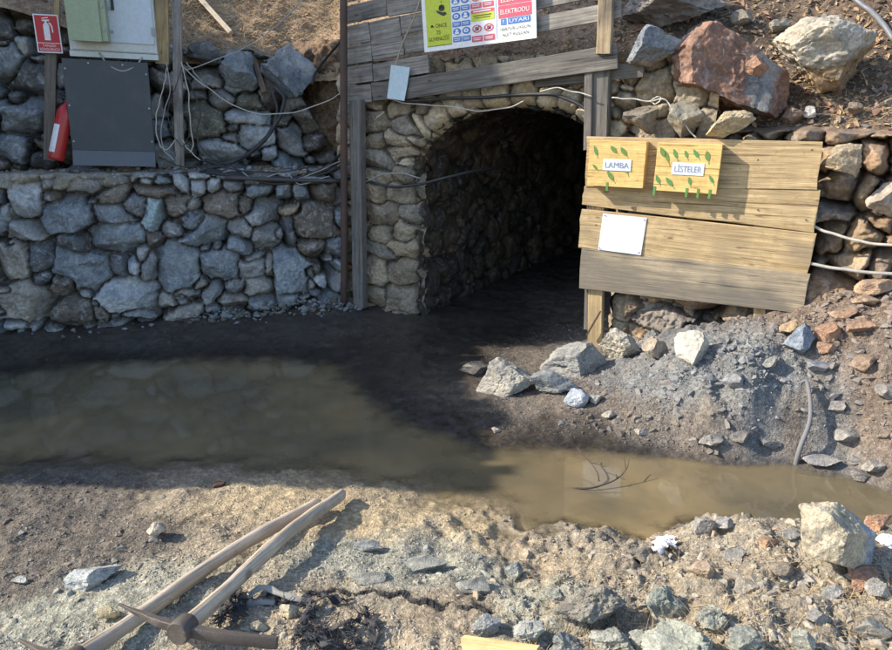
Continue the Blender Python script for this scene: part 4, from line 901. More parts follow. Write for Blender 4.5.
hp = np.concatenate([hill_pts(1500, 600, 930, -40, 170, 304), hill_pts(600, 430, 620, -10, 75, 305), hill_pts(2600, 90, 360, -50, 110, 306)])
def leaves(name, label, pts, nrm, seed, s0, s1, mat):
    r_ = np.random.default_rng(seed); n = len(pts); a = r_.normal(size=(n, 3)); nn = nrm+.45*a; nn /= np.linalg.norm(nn, axis=1, keepdims=True)
    d = np.cross(nn, r_.normal(size=(n, 3))); d /= np.linalg.norm(d, axis=1, keepdims=True); e = np.cross(nn, d)
    L = r_.uniform(s0, s1, n)[:, None]; c = pts+nrm*.012
    V = np.stack([c-d*L, c-d*L*.2+e*L*.42+nn*L*.12, c+d*L*.4+e*L*.35+nn*L*.15, c+d*L, c+d*L*.4-e*L*.35+nn*L*.15, c-d*L*.2-e*L*.42+nn*L*.12], 1)
    Fq = np.array([[0, 1, 2, 3], [0, 3, 4, 5]])[None]+(np.arange(n)*6)[:, None, None]
    o = link(name, np_mesh(name, V.reshape(-1, 3), Fq.reshape(-1, 4)), mat); o['kind'] = 'stuff'; o['label'] = label; return o
leaves('leaf_litter', 'dry fallen leaves on the slope and behind the lintel planks', hp[:, :3], hp[:, 3:], 6, .012, .035, M_LEAF)
X, Y, Z = ground_pts(900, 520, 900, 555, 665, 401); blades('straw_litter', 'dry straw lying on the near bank', np.stack([X, Y, Z+.01], -1), np.tile([[0, 0, 1.]], (len(X), 1)), 7, .03, .11, .0011, M_STRAW, .75)

# ------------------------------------------------------------------ plank lintel above the tunnel
def onF(x, y, out): return onP(x, y, F0+FN*out, FN)
lint = empty('plank_lintel', FP(.8, 2.4, .15), 'weathered grey plank hoarding nailed up over the tunnel arch', 'plank hoarding')
def pl(x0, y0, x1, y1, thick, out, mat, seed, t=.03, par=lint, name='plank', **k):
    A, B = onF(x0, y0, out), onF(x1, y1, out); mid = (A+B)/2; dep = (mid-CAM).dot(Vector((0, CP, -SP)))
    return beam(name, A, B, thick*(.92 if mat is W_GREY else 1)*dep/FPX, t, FN, mat, par, seed, **k)
pl(347,-30,480,-58, 21, .145, W_GREY, 1); pl(347,-8,480,-34, 20, .15, W_GREY, 2)
pl(346,15,386,6.5, 18, .14, W_GREY, 3); pl(387,7.5,480,-10, 19, .146, W_GREY, 33); pl(347,36,369,31.5, 19.5, .15, W_GREY, 4); pl(370.5,32,400,26, 20, .144, W_GREY, 34); pl(401,25,482,10, 19, .15, W_GREY, 35)
pl(346,56,371,52, 18, .142, W_GREY, 5); pl(372,51,403,45.5, 19, .15, W_GREY, 36); pl(404,46,484,32, 18, .143, W_GREY, 37); pl(347,76,372,72, 18, .15, W_GREY, 6); pl(373,73,428,64, 18, .144, W_GREY, 38)
pl(347,95.5,371,93, 18.5, .14, W_GREY, 7); pl(372,92,424,86.5, 18, .146, W_SLATE, 39)
pl(405,89,617,56.5, 21, .185, W_SLATE, 8, .035); pl(520,-24,612,-42, 18, .145, W_GREY, 29); pl(510,7,612,-13, 15, .145, W_GREY, 9); pl(500,32,620,9, 17, .16, W_GREY, 10)
pl(535,80,643,70, 14, .10, W_SLATE, 11)
for i, (x, y, x1, y1) in enumerate([(372,47,378,67),(371,67,374,84),(362,86,366,102),(395,50,402,72)]): pass
post = pl(607,-25,603,54, 15, .215, mat_wood('greyed_tan_wood', (.18,.14,.095), (.46,.36,.225), (.10,.09,.08), .8), 12, .06, lint, 'post', taper=1.0)
pl(600,66,592,330, 19, .15, W_SLATE, 13, .09, lint, 'post'); pl(589,60,587,150, 8, .17, W_SLATE, 14, .05, lint, 'batten')
# nail heads
lp = beam('prop_post', onP(354,100,F0+FN*.22,FN), onP(357.5,308,F0+FN*.22,FN), .135, .10, FN, mat_wood('damp_grey_wood', (.09,.085,.08), (.24,.225,.205)), None, 15, ragged=.02)
tag(lp, 'square grey timber post at the left side of the tunnel arch', 'post')
A, B = onP(343.5,-40,F0+FN*.26,FN), onP(344,235,F0+FN*.26,FN); B = A+(B-A)*1.36; 
o = tube('steel_pole', [A, A+(B-A)*.5, B], .036, M_STEEL, None, 4, 12); tag(o, 'thin rusty brown steel pole left of the plank hoarding', 'pole')

# ------------------------------------------------------------------ safety notice sign
def frame_px(xl, yl, xr, yr, out):
    A, B = onF(xl, yl, out), onF(xr, yr, out); return A, B
A, B = frame_px(424.5, 52.5, 536.5, 38, .215); SW = (B-A).length; k = SW/795
Msg = frame(A, B-A, FN); sign = empty('safety_sign', None, 'white safety sign with lime, blue and red panels on the lintel planks', 'sign', None, Msg)
pb = MB(); SHH = 520*k; pb.box((0, 0, -.012), (SW, SHH*.70, 0)); o = pb.build('panel', M_WHITE); put(o, Msg, sign)
g = MB(); z1, z2, z3 = .0025, .005, .0075      # material slots: 0 lime 1 blue 2 faded red 3 black 4 white
def q(x0, y0, x1, y1, m, z=z1): g.rect(x0*k, y0*k, x1*k, y1*k, z, m)
q(28, 45, 213, 490, 0); q(28, 40, 213, 45, 3)
for t_, y, hh_, w_ in (('ÖNCE', 196, 34, 84), ('İŞ', 142, 30, 30), ('GÜVENLİĞİ', 86, 32, 156)): g.text(t_, 118*k if t_ != 'ÖNCE' else 140*k, y*k, hh_*k, z2, 3, w_*k)
g.disc(72*k, 216*k, 9*k, z2, 3, 12); g.poly([(60*k,205*k,z2),(86*k,205*k,z2),(78*k,222*k,z2),(66*k,222*k,z2)], 3)
# helmeted worker above the words
g.disc(150*k, 352*k, 22*k, z2, 3); g.poly([(128*k,356*k,z2),(172*k,356*k,z2),(168*k,378*k,z2),(150*k,388*k,z2),(132*k,378*k,z2)], 3)
g.poly([(110*k,345*k,z2),(150*k,322*k,z2),(180*k,318*k,z2),(186*k,300*k,z2),(160*k,288*k,z2),(142*k,300*k,z2),(116*k,322*k,z2)], 3)
g.text('!', 150*k, 405*k, 60*k, z2, 3)
for cx in (253, 320):
    for r in range(3):
        y = 52+r*128
        q(cx-31, y, cx+31, y+44, 1); q(cx-24, y+26, cx+24, y+32, 4, z2); q(cx-20, y+12, cx+20, y+18, 4, z2)
        g.disc(cx*k, (y+88)*k, 29*k, z1, 1, 24)
        if (r+(cx > 300)) % 2: g.ring(cx*k, (y+88)*k, 7*k, 17*k, z2, 4, 16)
        else: g.disc(cx*k, (y+98)*k, 11*k, z2, 4, 12); q(cx-15, y+66, cx+15, y+86, 4, z2)
for cx in (396, 480):
    q(cx-38, 32, cx+38, 82, 2); q(cx-28, 60, cx+28, 66, 4, z2); q(cx-24, 46, cx+24, 52, 4, z2)
    g.ring(cx*k, 140*k, 25*k, 33*k, z1, 2); a = MB(); q(cx-12, 126, cx+12, 154, 3, z1)
    g.add([((cx-25)*k, 121*k, z2), ((cx-19)*k, 115*k, z2), ((cx+25)*k, 159*k, z2), ((cx+19)*k, 165*k, z2)], [(0, 1, 2, 3)], 2)
q(358, 204, 520, 266, 0); q(358, 266, 520, 296, 2); q(376, 276, 500, 286, 4, z2); q(376, 244, 500, 250, 3, z2); q(384, 226, 492, 231, 3, z2)
for cx in (396, 480): q(cx-38, 308, cx+38, 352, 2); q(cx-26, 336, cx+26, 341, 4, z2); q(cx-24, 322, cx+24, 327, 4, z2); g.ring(cx*k, 400*k, 25*k, 33*k, z1, 2)
q(548, 196, 768, 296, 2); g.text('ELEKTRODU', 658*k, 226*k, 38*k, z2, 4, 190*k); q(548, 302, 768, 388, 2); g.text('ELEKTRİK', 658*k, 322*k, 40*k, z2, 4, 180*k); q(548, 396, 768, 490, 1)
q(562, 140, 600, 190, 1); g.text('!', 581*k, 150*k, 32*k, z2, 4); q(610, 140, 760, 190, 1); g.text('UYARI', 685*k, 152*k, 28*k, z2, 4, 128*k)
g.text('HERTÜR UYGUN', 658*k, 92*k, 26*k, z2, 3, 200*k); g.text('ALET KULLAN', 658*k, 46*k, 26*k, z2, 3, 178*k)
q(532, 34, 535, 490, 1)
g.v = [(x_, y_*.70, z_) for x_, y_, z_ in g.v]
o = g.build('printing', [M_LIME, M_BLUE, M_PINK, M_BLACK, M_WHITE]); put(o, Msg, sign)
# pale card hanging from the planks
A, B = onF(387, 98, .20), onF(405, 101, .20); Mc = frame(A, B-A, FN); w = (B-A).length*1.02; hc_ = .30
cb = MB(); n = 8
for i in range(n+1):
    for j in range(n+1):
        cb.v.append((w*i/n+.018*(j/n), hc_*j/n, .005*math.sin(3*i/n)+.004*(j/n)**2+.02*(1-j/n)**2*(i/n)**2))
for i in range(n):
    for j in range(n): a = i*(n+1)+j; cb.f.append((a, a+n+1, a+n+2, a+1)); cb.m.append(0)
o = cb.build('hanging_card', M_BLUEPAPER, None, False); md = o.modifiers.new('thickness', 'SOLIDIFY'); md.thickness = .003; o.matrix_world = Mc
tag(o, 'pale blue card hanging on a cord at the left of the lintel planks', 'card')
o = tube('cord', [onF(421,-2,.19), onF(413,20,.19), onF(402,45,.195), onF(394,70,.20)], .007, mat_paint('straw_cord', (.36,.35,.24), .9), None, 6, 6); tag(o, 'straw coloured cord running down the planks to the blue card', 'cord')

# ------------------------------------------------------------------ plank notice board
BL, BR = V3(1.20, 5.80), V3(2.76, 4.95)
BDr = (BR-BL).normalized(); BN = V3(BDr.y, -BDr.x)
def onB(x, y, out=0): return onP(x, y, BL+BN*out, BN)
board = empty('notice_board', BL+V3(.1, 0, .1), 'pale plank notice board on posts at the right of the tunnel', 'notice board')
def bpl(x0, y0a, y0b, x1, y1a, y1b, mat, seed, out=0., t=.032):
    A = onB(x0, (y0a+y0b)/2, out); B = onB(x1, (y1a+y1b)/2, out)
    w0 = (onB(x0, y0a)-onB(x0, y0b)).length; w1 = (onB(x1, y1a)-onB(x1, y1b)).length
    return beam('plank', A, B, w0, t, BN, mat, board, seed, taper=w1/w0)
bpl(586,137,187, 819.5,142,190, W_TAN, 21); bpl(583,186,205, 816.5,190.5,233, W_TAN, 22, -.006)
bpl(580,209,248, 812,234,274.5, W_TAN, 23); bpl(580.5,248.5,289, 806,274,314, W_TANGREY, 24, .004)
A, B = onB(596,190,-.036), onB(594.5,352,-.036); o = beam('post', A, B, .13, .07, BN, W_TAN, board, 25)
A, B = onB(761,150,-.036), onB(759,335,-.036); beam('post', A, B, .09, .06, BN, W_TAN, board, 26)
nl = MB()
for x, y in ((596,150),(596,225),(597,262),(758,160),(758,210),(757,250),(757,292),(812,150),(806,220)):
    p = onB(x, y, .0015); e1 = BDr*.006; e2 = V3(0, 0, .006); nl = MB(); nl.poly([p-e1-e2, p+e1-e2, p+e1+e2, p-e1+e2]); put(nl.build('nail_head', M_IRON), Matrix(), board)
# the two small boxes
def name_box(x0, y0, x1, y1, x2, y2, h, txt, label, leavesxy, drips, seed):
    A = onB(x0, y0, .105); B = onB(x1, y1, .105); Mb = frame(A, B-A, BN); W_ = (B-A).length; H_ = (onB(x0, y0-h, .105)-A).length
    e = empty('name_box', None, label, 'wooden box', 'small yellow boxes on the notice board', Mb)
    for j, (a, b) in enumerate(((0, .5), (.506, 1))):
        o = beam('front_slat', Mb @ V3(0, H_*(a+b)/2, 0), Mb @ V3(W_, H_*(a+b)/2, 0), H_*(b-a), .02, BN, W_BOX, e, seed+j, warp=.002, ragged=.003)
    for xa in (.004, W_-.024):
        o = beam('side', Mb @ V3(xa+.010, .004, -.021), Mb @ V3(xa+.010, H_-.004, -.021), .02, .08, BN, W_BOX, e, seed+5, warp=.001, ragged=.001)
    for yb in (.012, H_-.014): beam('side', Mb @ V3(.03, yb, -.021), Mb @ V3(W_-.03, yb, -.021), .02, .078, BN, W_BOX, e, seed+7, warp=.001, ragged=.001)
    pw, ph = W_*.50, H_*.25; px0, py0 = W_*.52-pw/2, H_*.46-ph/2*.8
    pm = MB(); pm.box((px0, py0, .001), (px0+pw, py0+ph, .004)); o = pm.build('name_plate', M_PLATE); put(o, Mb, e)
    tm = MB(); tm.text(txt, px0+pw/2, py0+ph*.24, ph*.5, .0062, 0, pw*.84); put(tm.build('lettering', M_INK), Mb, o)
    lm = MB(); r_ = random.Random(seed)
    for (lx, ly) in leavesxy:
        cx, cy = lx*W_, ly*H_; an = R(r_.uniform(100, 140)); L_ = H_*r_.uniform(.09, .15); wd = L_*r_.uniform(.28, .5)
        c_, s_ = math.cos(an), math.sin(an); pts = []
        for u_, v_ in ((-1,0),(-.5,.8),(.1,1),(.6,.6),(1,0),(.6,-.6),(.1,-1),(-.5,-.8)):
            pts.append((cx+u_*L_*c_-v_*wd*s_, cy+u_*L_*s_+v_*wd*c_, .0028))
        lm.poly(pts, r_.randrange(2)); lm.poly([(cx-L_*1.5*c_-.002, cy-L_*1.5*s_, .0025), (cx-L_*c_, cy-L_*s_, .0025), (cx-L_*c_+.004, cy-L_*s_, .0025), (cx-L_*1.5*c_+.002, cy-L_*1.5*s_, .0025)])
    for d in drips:
        lm.box((d*W_-.009, -.035, -.012), (d*W_+.009, .035, .003))
    put(lm.build('painted_leaves', [M_LEAFG, M_LEAFD]), Mb, e); return e
name_box(587,185.5,642.5,188.5,0,0,45, 'LAMBA', 'left yellow wooden box on the board, with few green leaves', [(.12,.78),(.44,.82),(.62,.78),(.74,.5),(.13,.42),(.42,.24),(.68,.42)], [.37], 51)
name_box(653,190.5,716,194.5,0,0,48, 'LİSTELER', 'right yellow wooden box on the board, with many green leaves and drips', [(.10,.80),(.17,.72),(.30,.78),(.47,.78),(.62,.8),(.80,.76),(.06,.24),(.25,.2),(.57,.24),(.90,.3)], [.02,.54,.72,.90], 61)
# white sheet pinned on the board
A, B = onB(598, 249.5, .006), onB(641, 255, .006); Mp = frame(A, B-A, BN); w = (B-A).length; hp_ = (onB(600, 213, .006)-A).length
sh = MB(); n = 10
for i in range(n+1):
    for j in range(n+1):
        u_, v_ = i/n, j/n; sh.v.append((w*u_+.012*v_, hp_*v_, .003+.004*math.sin(u_*3.1)*math.sin(v_*2.6+.3)+.006*(1-v_)**3*u_))
for i in range(n):
    for j in range(n): a = i*(n+1)+j; sh.f.append((a, a+n+1, a+n+2, a+1)); sh.m.append(0)
o = sh.build('paper_sheet', M_PAPER, None, False); md = o.modifiers.new('thickness', 'SOLIDIFY'); md.thickness = .001; o.matrix_world = Mp
tag(o, 'blank white sheet pinned at the left of the notice board', 'paper')
for a_, b_ in ((.04, .05), (.95, .06), (.06, .95), (.96, .94)):
    nb = MB(); nb.disc(w*a_+.012*b_, hp_*b_, .006, .0105, 0, 8); pn_ = nb.build('pin', M_IRON); pn_.parent = o

# ------------------------------------------------------------------ things on the ledge
def onL(x, y, out): return onP(x, y, LA+LN*out, LN)
# electrical cabinet
CO = -.33; CAx, CBx = onL(71, 56, CO), onL(158, 60.5, CO); Mx = frame(CAx, CBx-CAx, LN); CW = (CBx-CAx).length
cab = empty('electrical_cabinet', None, 'pale grey electrical cabinet with a sage green box, on the ledge', 'electrical cabinet', None, Mx)
cb = MB(); cb.box((0, .055, -.30), (CW, 1.0, 0)); cb.box((-.006, 0, -.30), (CW+.006, .05, .012)); put(cb.build('body', M_CAB), Mx, cab)
cb = MB(); cb.box((CW*.42, .14, .002), (CW*.975, .96, .014)); put(cb.build('door', mat_paint('cabinet_blue_grey', (.50,.56,.62), .45, (.4,.38,.33), .3)), Mx, cab)
gx0, gx1 = CW*.055, CW*.475
cb = MB(); cb.box((gx0, .135, .016), (gx1, .72, .15)); go = put(cb.build('green_box', M_CABGREEN), Mx, cab)
cb = MB(); cb.box((gx0-.006, .128, .152), (gx1-.05, .73, .172)); put(cb.build('box_lid', M_CABGREEN), Mx, go)
cb = MB()
for yy_ in (.22, .42, .62):
    cb = MB(); cb.box((gx1-.035, yy_, .1515), (gx1-.015, yy_+.03, .160)); put(cb.build('hinge', M_CABLEGREY), Mx, go)
    cb = MB(); cb.box((gx1+.012, yy_, .0165), (gx1+.03, yy_+.025, .026)); put(cb.build('latch', M_CABLEGREY), Mx, cab)
for yy_ in (.22, .58):
    cb = MB(); cb.box((CW*.955, yy_, .0145), (CW*.99, yy_+.07, .026)); put(cb.build('hinge', M_CABLEGREY), Mx, cab)
cb = MB(); cb.box((CW*.52, .42, .0145), (CW*.55, .52, .032)); put(cb.build('handle', M_BLACK), Mx, cab)
cb = MB(); cb.box((CW*.03, .060, .0005), (CW*.98, .066, .006)); put(cb.build('seam', M_CABLEGREY), Mx, cab)
for xx_ in (.2, .62):
    tube('cable_gland', [Mx @ V3(CW*xx_, .012, -.06), Mx @ V3(CW*xx_, -.03, -.06), Mx @ V3(CW*xx_, -.06, -.06)], [.02, .02, .012], M_RUBBER, cab, 3, 9)
pts = [Mx @ V3(CW*.33, .04, .02), Mx @ V3(CW*.42, -.06, .05), Mx @ V3(CW*.58, -.115, .055), Mx @ V3(CW*.74, -.06, .05), Mx @ V3(CW*.82, .02, .02)]
tube('cable_loop', pts, .008, M_CABLEGREY, cab, 6, 6)
# dark sheet under the cabinet
A, B = onL(72.5, 150, CO+.06), onL(155, 152, CO+.06); Ms = frame(A, B-A, LN); w = (B-A).length; hh_ = (onL(72, 57, CO+.06)-A).length
sp_ = empty('dark_panel', None, 'dark slate coloured sheet standing under the electrical cabinet', 'panel', None, Ms)
cb = MB(); cb.box((0, .003, -.03), (w, hh_-.02, 0)); put(cb.build('sheet', M_SHEET), Ms, sp_)
cb = MB(); fo = -.14; cb.add([(0, 0, .001), (w, 0, .001), (w+.0, fo, .05), (0, fo, .05), (0, 0, -.02), (w, 0, -.02), (w, fo, .02), (0, fo, .02)], [(3, 2, 1, 0), (4, 5, 6, 7), (0, 1, 5, 4), (2, 3, 7, 6), (0, 4, 7, 3), (1, 2, 6, 5)]); put(cb.build('foot_flap', M_SHEET2), Ms, sp_)
cb = MB()
for x_, y_ in ((.02,.1),(.02,.5),(.02,.9),(w-.02,.12),(w-.02,.5),(w-.02,.88),(w*.3,.97),(w*.7,.97)): cb = MB(); cb.disc(x_, y_*hh_*.97, .008, .0015, 0, 10); put(cb.build('screw', M_CABLEWHITE), Ms, sp_)
# plank behind the cabinet, posts
o = beam('batten', onL(162, 64, CO-.08), onL(161, -40, CO-.08), .125, .04, LN, W_TAN, None, 71); tag(o, 'pale wooden plank standing right against the electrical cabinet', 'plank')
o = beam('timber_post', onL(179.5, 168, CO+.02), onL(175.5, -40, CO+.02), .085, .07, LN, W_GREY, None, 72, ragged=.02); tag(o, 'thin grey wooden post on the ledge right of the cabinet', 'post')
o = beam('timber_post', onL(49, 160, CO-.10), onL(51, 20, CO-.10), .10, .05, LN, mat_wood('brown_stake', (.10,.085,.07), (.23,.2,.17)), None, 73, ragged=.02); tag(o, 'brown stake carrying the red fire extinguisher sign', 'post')
o = beam('stick', onL(57, 40, CO-.12), onL(57, -30, CO-.12), .05, .03, LN, W_TAN, None, 74); tag(o, 'yellowish lath rising behind the red sign', 'lath')
# fire sign
A, B = onL(38, 52.5, CO-.05), onL(63, 53.5, CO-.05); Mf = frame(A, B-A, LN); w = (B-A).length; k = w/100; FH = 158*k
fs_ = empty('fire_sign', None, 'red fire extinguisher sign with a white border, on a stake', 'sign', None, Mf)
cb = MB(); cb.box((0, 0, -.006), (w, FH, 0)); put(cb.build('panel', M_WHITE), Mf, fs_)
g = MB(); q = lambda x0, y0, x1, y1, m, z=.002: g.rect(x0*k, y0*k, x1*k, y1*k, z, m)
q(5, 42, 95, 153, 0); q(5, 5, 95, 39, 0)
def wp(pts): g.poly([(a*k, b*k, .0045) for a, b in pts], 1)
wp([(36,52),(60,52),(60,112),(56,120),(52,124),(44,124),(40,120),(36,112)]); wp([(44,124),(52,124),(52,130),(44,130)]); wp([(34,130),(62,130),(64,137),(34,135)]); wp([(34,139),(60,143),(60,147),(34,143)])
wp([(60,126),(68,122),(73,108),(74,84),(70,84),(68,106),(64,116),(59,120)])
g.text('YANGIN', 50*k, 25*k, 10*k, .0045, 1, 52*k); g.text('SÖNDÜRÜCÜ', 50*k, 9*k, 11*k, .0045, 1, 78*k)
put(g.build('printing', [M_SIGNRED, M_WHITE]), Mf, fs_)
# extinguisher, leaning on the dark panel
A, B = onL(55.5, 160, CO+.07), onL(67, 103, CO-.02); ax = (B-A).normalized(); Lg = (B-A).length
ext = empty('fire_extinguisher', A, 'red fire extinguisher leaning against the dark panel on the ledge', 'fire extinguisher')
prf = [(0,0),(.062,0),(.070,.02),(.072,.05),(.072,.78),(.066,.86),(.05,.93),(.028,.97),(.024,1.0),(0,1.0)]
me_p = [A+ax*(Lg*.0+b*Lg) for a, b in prf]; V, Fs = tube_data(me_p, [max(a, .001) for a, b in prf], 20)
# regular frames for the body
side = ax.cross(V3(0, 1, 0)).normalized(); fwd = side.cross(ax)
V = []; 
for (a, b) in prf:
    for j in range(20):
        w_ = 2*math.pi*j/20; V.append(A+ax*(b*Lg)+(side*math.cos(w_)+fwd*math.sin(w_))*max(a, .001))
bm_ = bpy.data.meshes.new('cylinder_body'); bm_.from_pydata(V, [], Fs); bm_.polygons.foreach_set('use_smooth', np.ones(len(Fs), bool)); o = link('cylinder_body', bm_, M_RED); put(o, Matrix(), ext)
lb = []; Fl = []
cdir = (CAM-A).normalized(); a0 = math.atan2(cdir.dot(fwd), cdir.dot(side))+.75
for i in range(7):
    for b in (.12, .60): w_ = a0-.45+.9*i/6; lb.append(A+ax*(b*Lg)+(side*math.cos(w_)+fwd*math.sin(w_))*.0735)
for i in range(6): Fl.append((2*i, 2*i+2, 2*i+3, 2*i+1))
lm_ = bpy.data.meshes.new('label_strip'); lm_.from_pydata(lb, [], Fl); o = link('label_strip', lm_, M_WHITE); put(o, Matrix(), ext)
T_ = A+ax*Lg
o = tube('valve', [T_-ax*.01, T_+ax*.03, T_+ax*.055], [.024, .022, .018], M_IRON, ext, 3, 10)
o = tube('lever', [T_+ax*.05-side*.02, T_+ax*.07+side*.04, T_+ax*.075+side*.10], .010, M_BLACK, ext, 4, 6)
o = tube('lever', [T_+ax*.04, T_+ax*.045+side*.05, T_+ax*.03+side*.09], .009, M_BLACK, ext, 4, 6)
o = tube('hose', [T_+ax*.03-side*.02, T_+ax*.01-side*.09, T_-ax*.12-side*.10, T_-ax*.3-side*.088], .011, M_RUBBER, ext, 6, 8)

# ------------------------------------------------------------------ cables and pipes
def cab_(name, pts, r, mat, label, cat='cable', group=None, n=8, sides=7):
    o = tube(name, pts, r, mat, None, n, sides, .0035 if r < .01 else .002); return tag(o, label, cat, group)
L_ = lambda x, y, o: onL(x, y, o)
cab_('cable', [L_(180,72,-.3), L_(205,64,-.45), L_(240,50,-.55), L_(262,38,-.5), L_(285,18,-.4), L_(312,-10,-.3)], .0055, M_CABLEGREY, 'thin grey cable rising from the ledge post up over the dry slope')
cab_('cable', [L_(181,66,-.3), L_(205,86,-.28), L_(235,106,-.25), L_(262,114,-.2), L_(295,112,-.15), L_(325,102,-.05), onF(342,93,.24)], .0055, M_CABLEWHITE, 'pale cable sagging from the ledge post to the steel pole')
cab_('cable', [L_(177,138,-.26), L_(166,150,-.22), L_(158,140,-.22), L_(156,120,-.24), L_(160,100,-.26), L_(164,85,-.3), L_(167,68,-.33)], .0055, M_CABLEWHITE, 'loop of pale cable hanging left of the ledge post')
cab_('cable', [L_(181,62,-.26), L_(188,90,-.24), L_(190,120,-.22), L_(193,145,-.22), L_(190,152,-.2)], .0055, M_CABLEWHITE, 'pale cable hanging straight down right of the ledge post')
cab_('cable', [L_(182,140,-.25), L_(189,150,-.2), L_(200,160,-.15)], .0055, M_CABLEWHITE, 'short pale cable end at the foot of the ledge post')
cab_('cable', [L_(186,63,-.3), L_(191,68,-.3), L_(197,76,-.33), L_(204,84,-.4)], .0055, M_CABLEGREY, 'short grey cable stub by the top of the ledge post')
cab_('cable', [L_(183,64,-.28), L_(176,86,-.24), L_(168,108,-.24), L_(172,132,-.22), L_(182,146,-.22), L_(188,138,-.22)], .0045, M_RUBBER, 'thin black cable looping behind the ledge post', 'cable')
cab_('cable', [L_(166,62,-.3), L_(170,90,-.27), L_(162,122,-.25), L_(163,148,-.22), L_(174,160,-.18)], .0045, M_CABLEGREY, 'thin grey cable hanging beside the pale plank', 'cable')
cab_('cable', [L_(184,70,-.28), L_(200,110,-.27), L_(197,138,-.25), L_(212,158,-.22), L_(236,168,-.16)], .006, M_RUBBER, 'black cable running from the ledge post down to the bundle', 'cable')
cab_('cable', [L_(160,158,-.16), L_(185,167,-.12), L_(215,166,-.12), L_(245,171,-.1), L_(280,172,-.08), L_(318,166,-.04)], .0075, M_RUBBER, 'black cable snaking on the ledge in front of the ledge post', 'cable')
cab_('cable', [L_(212,176,-.1), L_(236,170,-.12), L_(258,180,-.06), L_(284,172,-.08), L_(300,184,-.03), L_(330,176,.0)], .006, M_CABLEGREY, 'tangled grey cable on the wall top left of the steel pole', 'cable')
cab_('hose', [L_(275,88,-.5), L_(284,98,-.42), L_(279,118,-.38), L_(264,140,-.33), L_(245,156,-.28), L_(222,164,-.24), L_(205,160,-.25)], .022, M_RUBBER, 'thick black hose curving down the upper wall onto the ledge', 'hose')
cab_('hose', [L_(272,92,-.47), L_(277,110,-.4), L_(270,134,-.34), L_(250,152,-.28), L_(230,163,-.24), L_(200,172,-.15)], .014, M_RUBBER, 'thinner black hose beside the thick one on the upper wall', 'hose')
for i, (dy, r, lab) in enumerate(((0, .014, 'upper black cable of the bundle lying along the ledge'), (4, .012, 'middle black cable of the bundle lying along the ledge'), (7, .015, 'lower black cable of the bundle drooping over the wall top'))):
    cab_('cable', [L_(205,170+dy*.4,-.14+.02*i), L_(240,173+dy*.5,-.12+.02*i), L_(275,177+dy,-.12+.03*i), L_(305,176+dy*.5,-.1), L_(328,165+dy,-.05), onF(343,152+dy*2,.25)], r, M_RUBBER, lab, 'cable', 'cable bundle on the ledge')
cab_('cable', [L_(230,172,-.13), L_(262,178,-.1), L_(300,178,-.08), L_(325,168,-.03), onF(343,160,.26)], .0055, M_CABLEGREY, 'thin silvery cable among the black bundle on the ledge')
cab_('pipe', [L_(225,178,-.06), L_(290,180,-.04), L_(345,181,.02)], .022, mat_paint('dark_brown_pipe', (.06,.05,.05), .6), 'dark straight pipe along the right end of the ledge', 'pipe', None, 4)
cab_('hose', [onF(340,42,.0), onF(328,56,-.05), onF(316,72,-.08), onF(312,85,-.05)], .014, M_RUBBER, 'black hose end coming down the earth left of the steel pole', 'hose')
cab_('cable', [onF(345,176,.24), onF(365,181,.12), onF(395,187,.11), onF(425,183,.10), onF(452,176,.05), onF(480,170,-.2), onF(510,166,-.7)], .014, M_RUBBER, 'black cable running from the post into the tunnel', 'cable')
cab_('cable', [onF(362,184,.13), onF(378,176,.13), onF(398,173,.13), onF(420,178,.12)], .0055, M_CABLEGREY, 'thin grey cable arched above the black one at the tunnel side')
cab_('cable', [onF(388,99,.17), onF(412,104,.16), onF(445,106,.15), onF(480,111,.15), onF(510,107,.15), onF(524,101,.15)], .0055, M_CABLEWHITE, 'pale cable drooping across the top of the arch')
cab_('cable', [onF(396,102,.14), onF(440,99,.13), onF(490,97,.13), onF(540,94,.13), onF(565,98,.13), onF(588,110,.14)], .016, M_RUBBER, 'thick black cable along the arch stones under the planks')
cab_('cable', [onF(540,92,.17), onF(555,88,.18), onF(575,92,.19), onF(592,96,.2)], .0055, M_CABLEWHITE, 'short pale cable at the right shoulder of the arch')
cab_('cord', [onF(612,98,.18), onF(630,99,.18), onF(650,101,.18), onF(656,97,.18), onF(661,99,.18), onF(656,104,.18), onF(651,101,.18), onF(665,100,.18), onF(675,112,.18), onF(685,125,.17), onF(696,138,.16)], .0055, M_CABLEWHITE, 'white cord knotted above the left end of the board', 'cord')
cab_('cable', [onF(384,112,.15), onF(379,116,.16), onF(375,119,.17)], .0055, M_CABLEWHITE, 'broken pale cable end under the blue card')
cab_('pipe', [onF(812,226,.13), onF(830,233,.14), onF(855,240,.15), onF(875,244,.15), onF(915,247,.14)], .011, M_CABLEWHITE, 'upper white pipe sagging right of the notice board', 'pipe')
cab_('pipe', [onF(806,263,.15), onF(840,269,.17), onF(875,273,.17), onF(920,276,.15)], .013, M_CABLEGREY, 'lower grey white pipe right of the notice board', 'pipe')
def onH(x, y, up=.03): p = hith(x, y); return p+Vector((0, -up, up))
cab_('hose', [onH(835,-14), onH(850,2), onH(866,14), onH(878,26), onH(888,40), onH(900,54)], .022, mat_paint('grey_hose', (.13,.135,.15), .5), 'grey hose lying on the slope at the top right corner', 'hose')
p0, p1 = hith(186,-14), hith(232,37); o = beam('wooden_pole', p0+V3(0,-.05,.05), p1+V3(0,-.05,.05), .06, .05, V3(0,-1,.3), W_POLE, None, 81); tag(o, 'pale wooden pole lying on the dry slope behind the cabinet', 'pole')
p0, p1 = hith(252,50), L_(264,92,-.55); o = beam('stake', p0+V3(0,-.03,.02), p1, .05, .04, LN, mat_wood('brown_root', (.09,.06,.04), (.2,.14,.1)), None, 82); tag(o, 'short brown stake stuck in the top of the upper wall', 'stake')
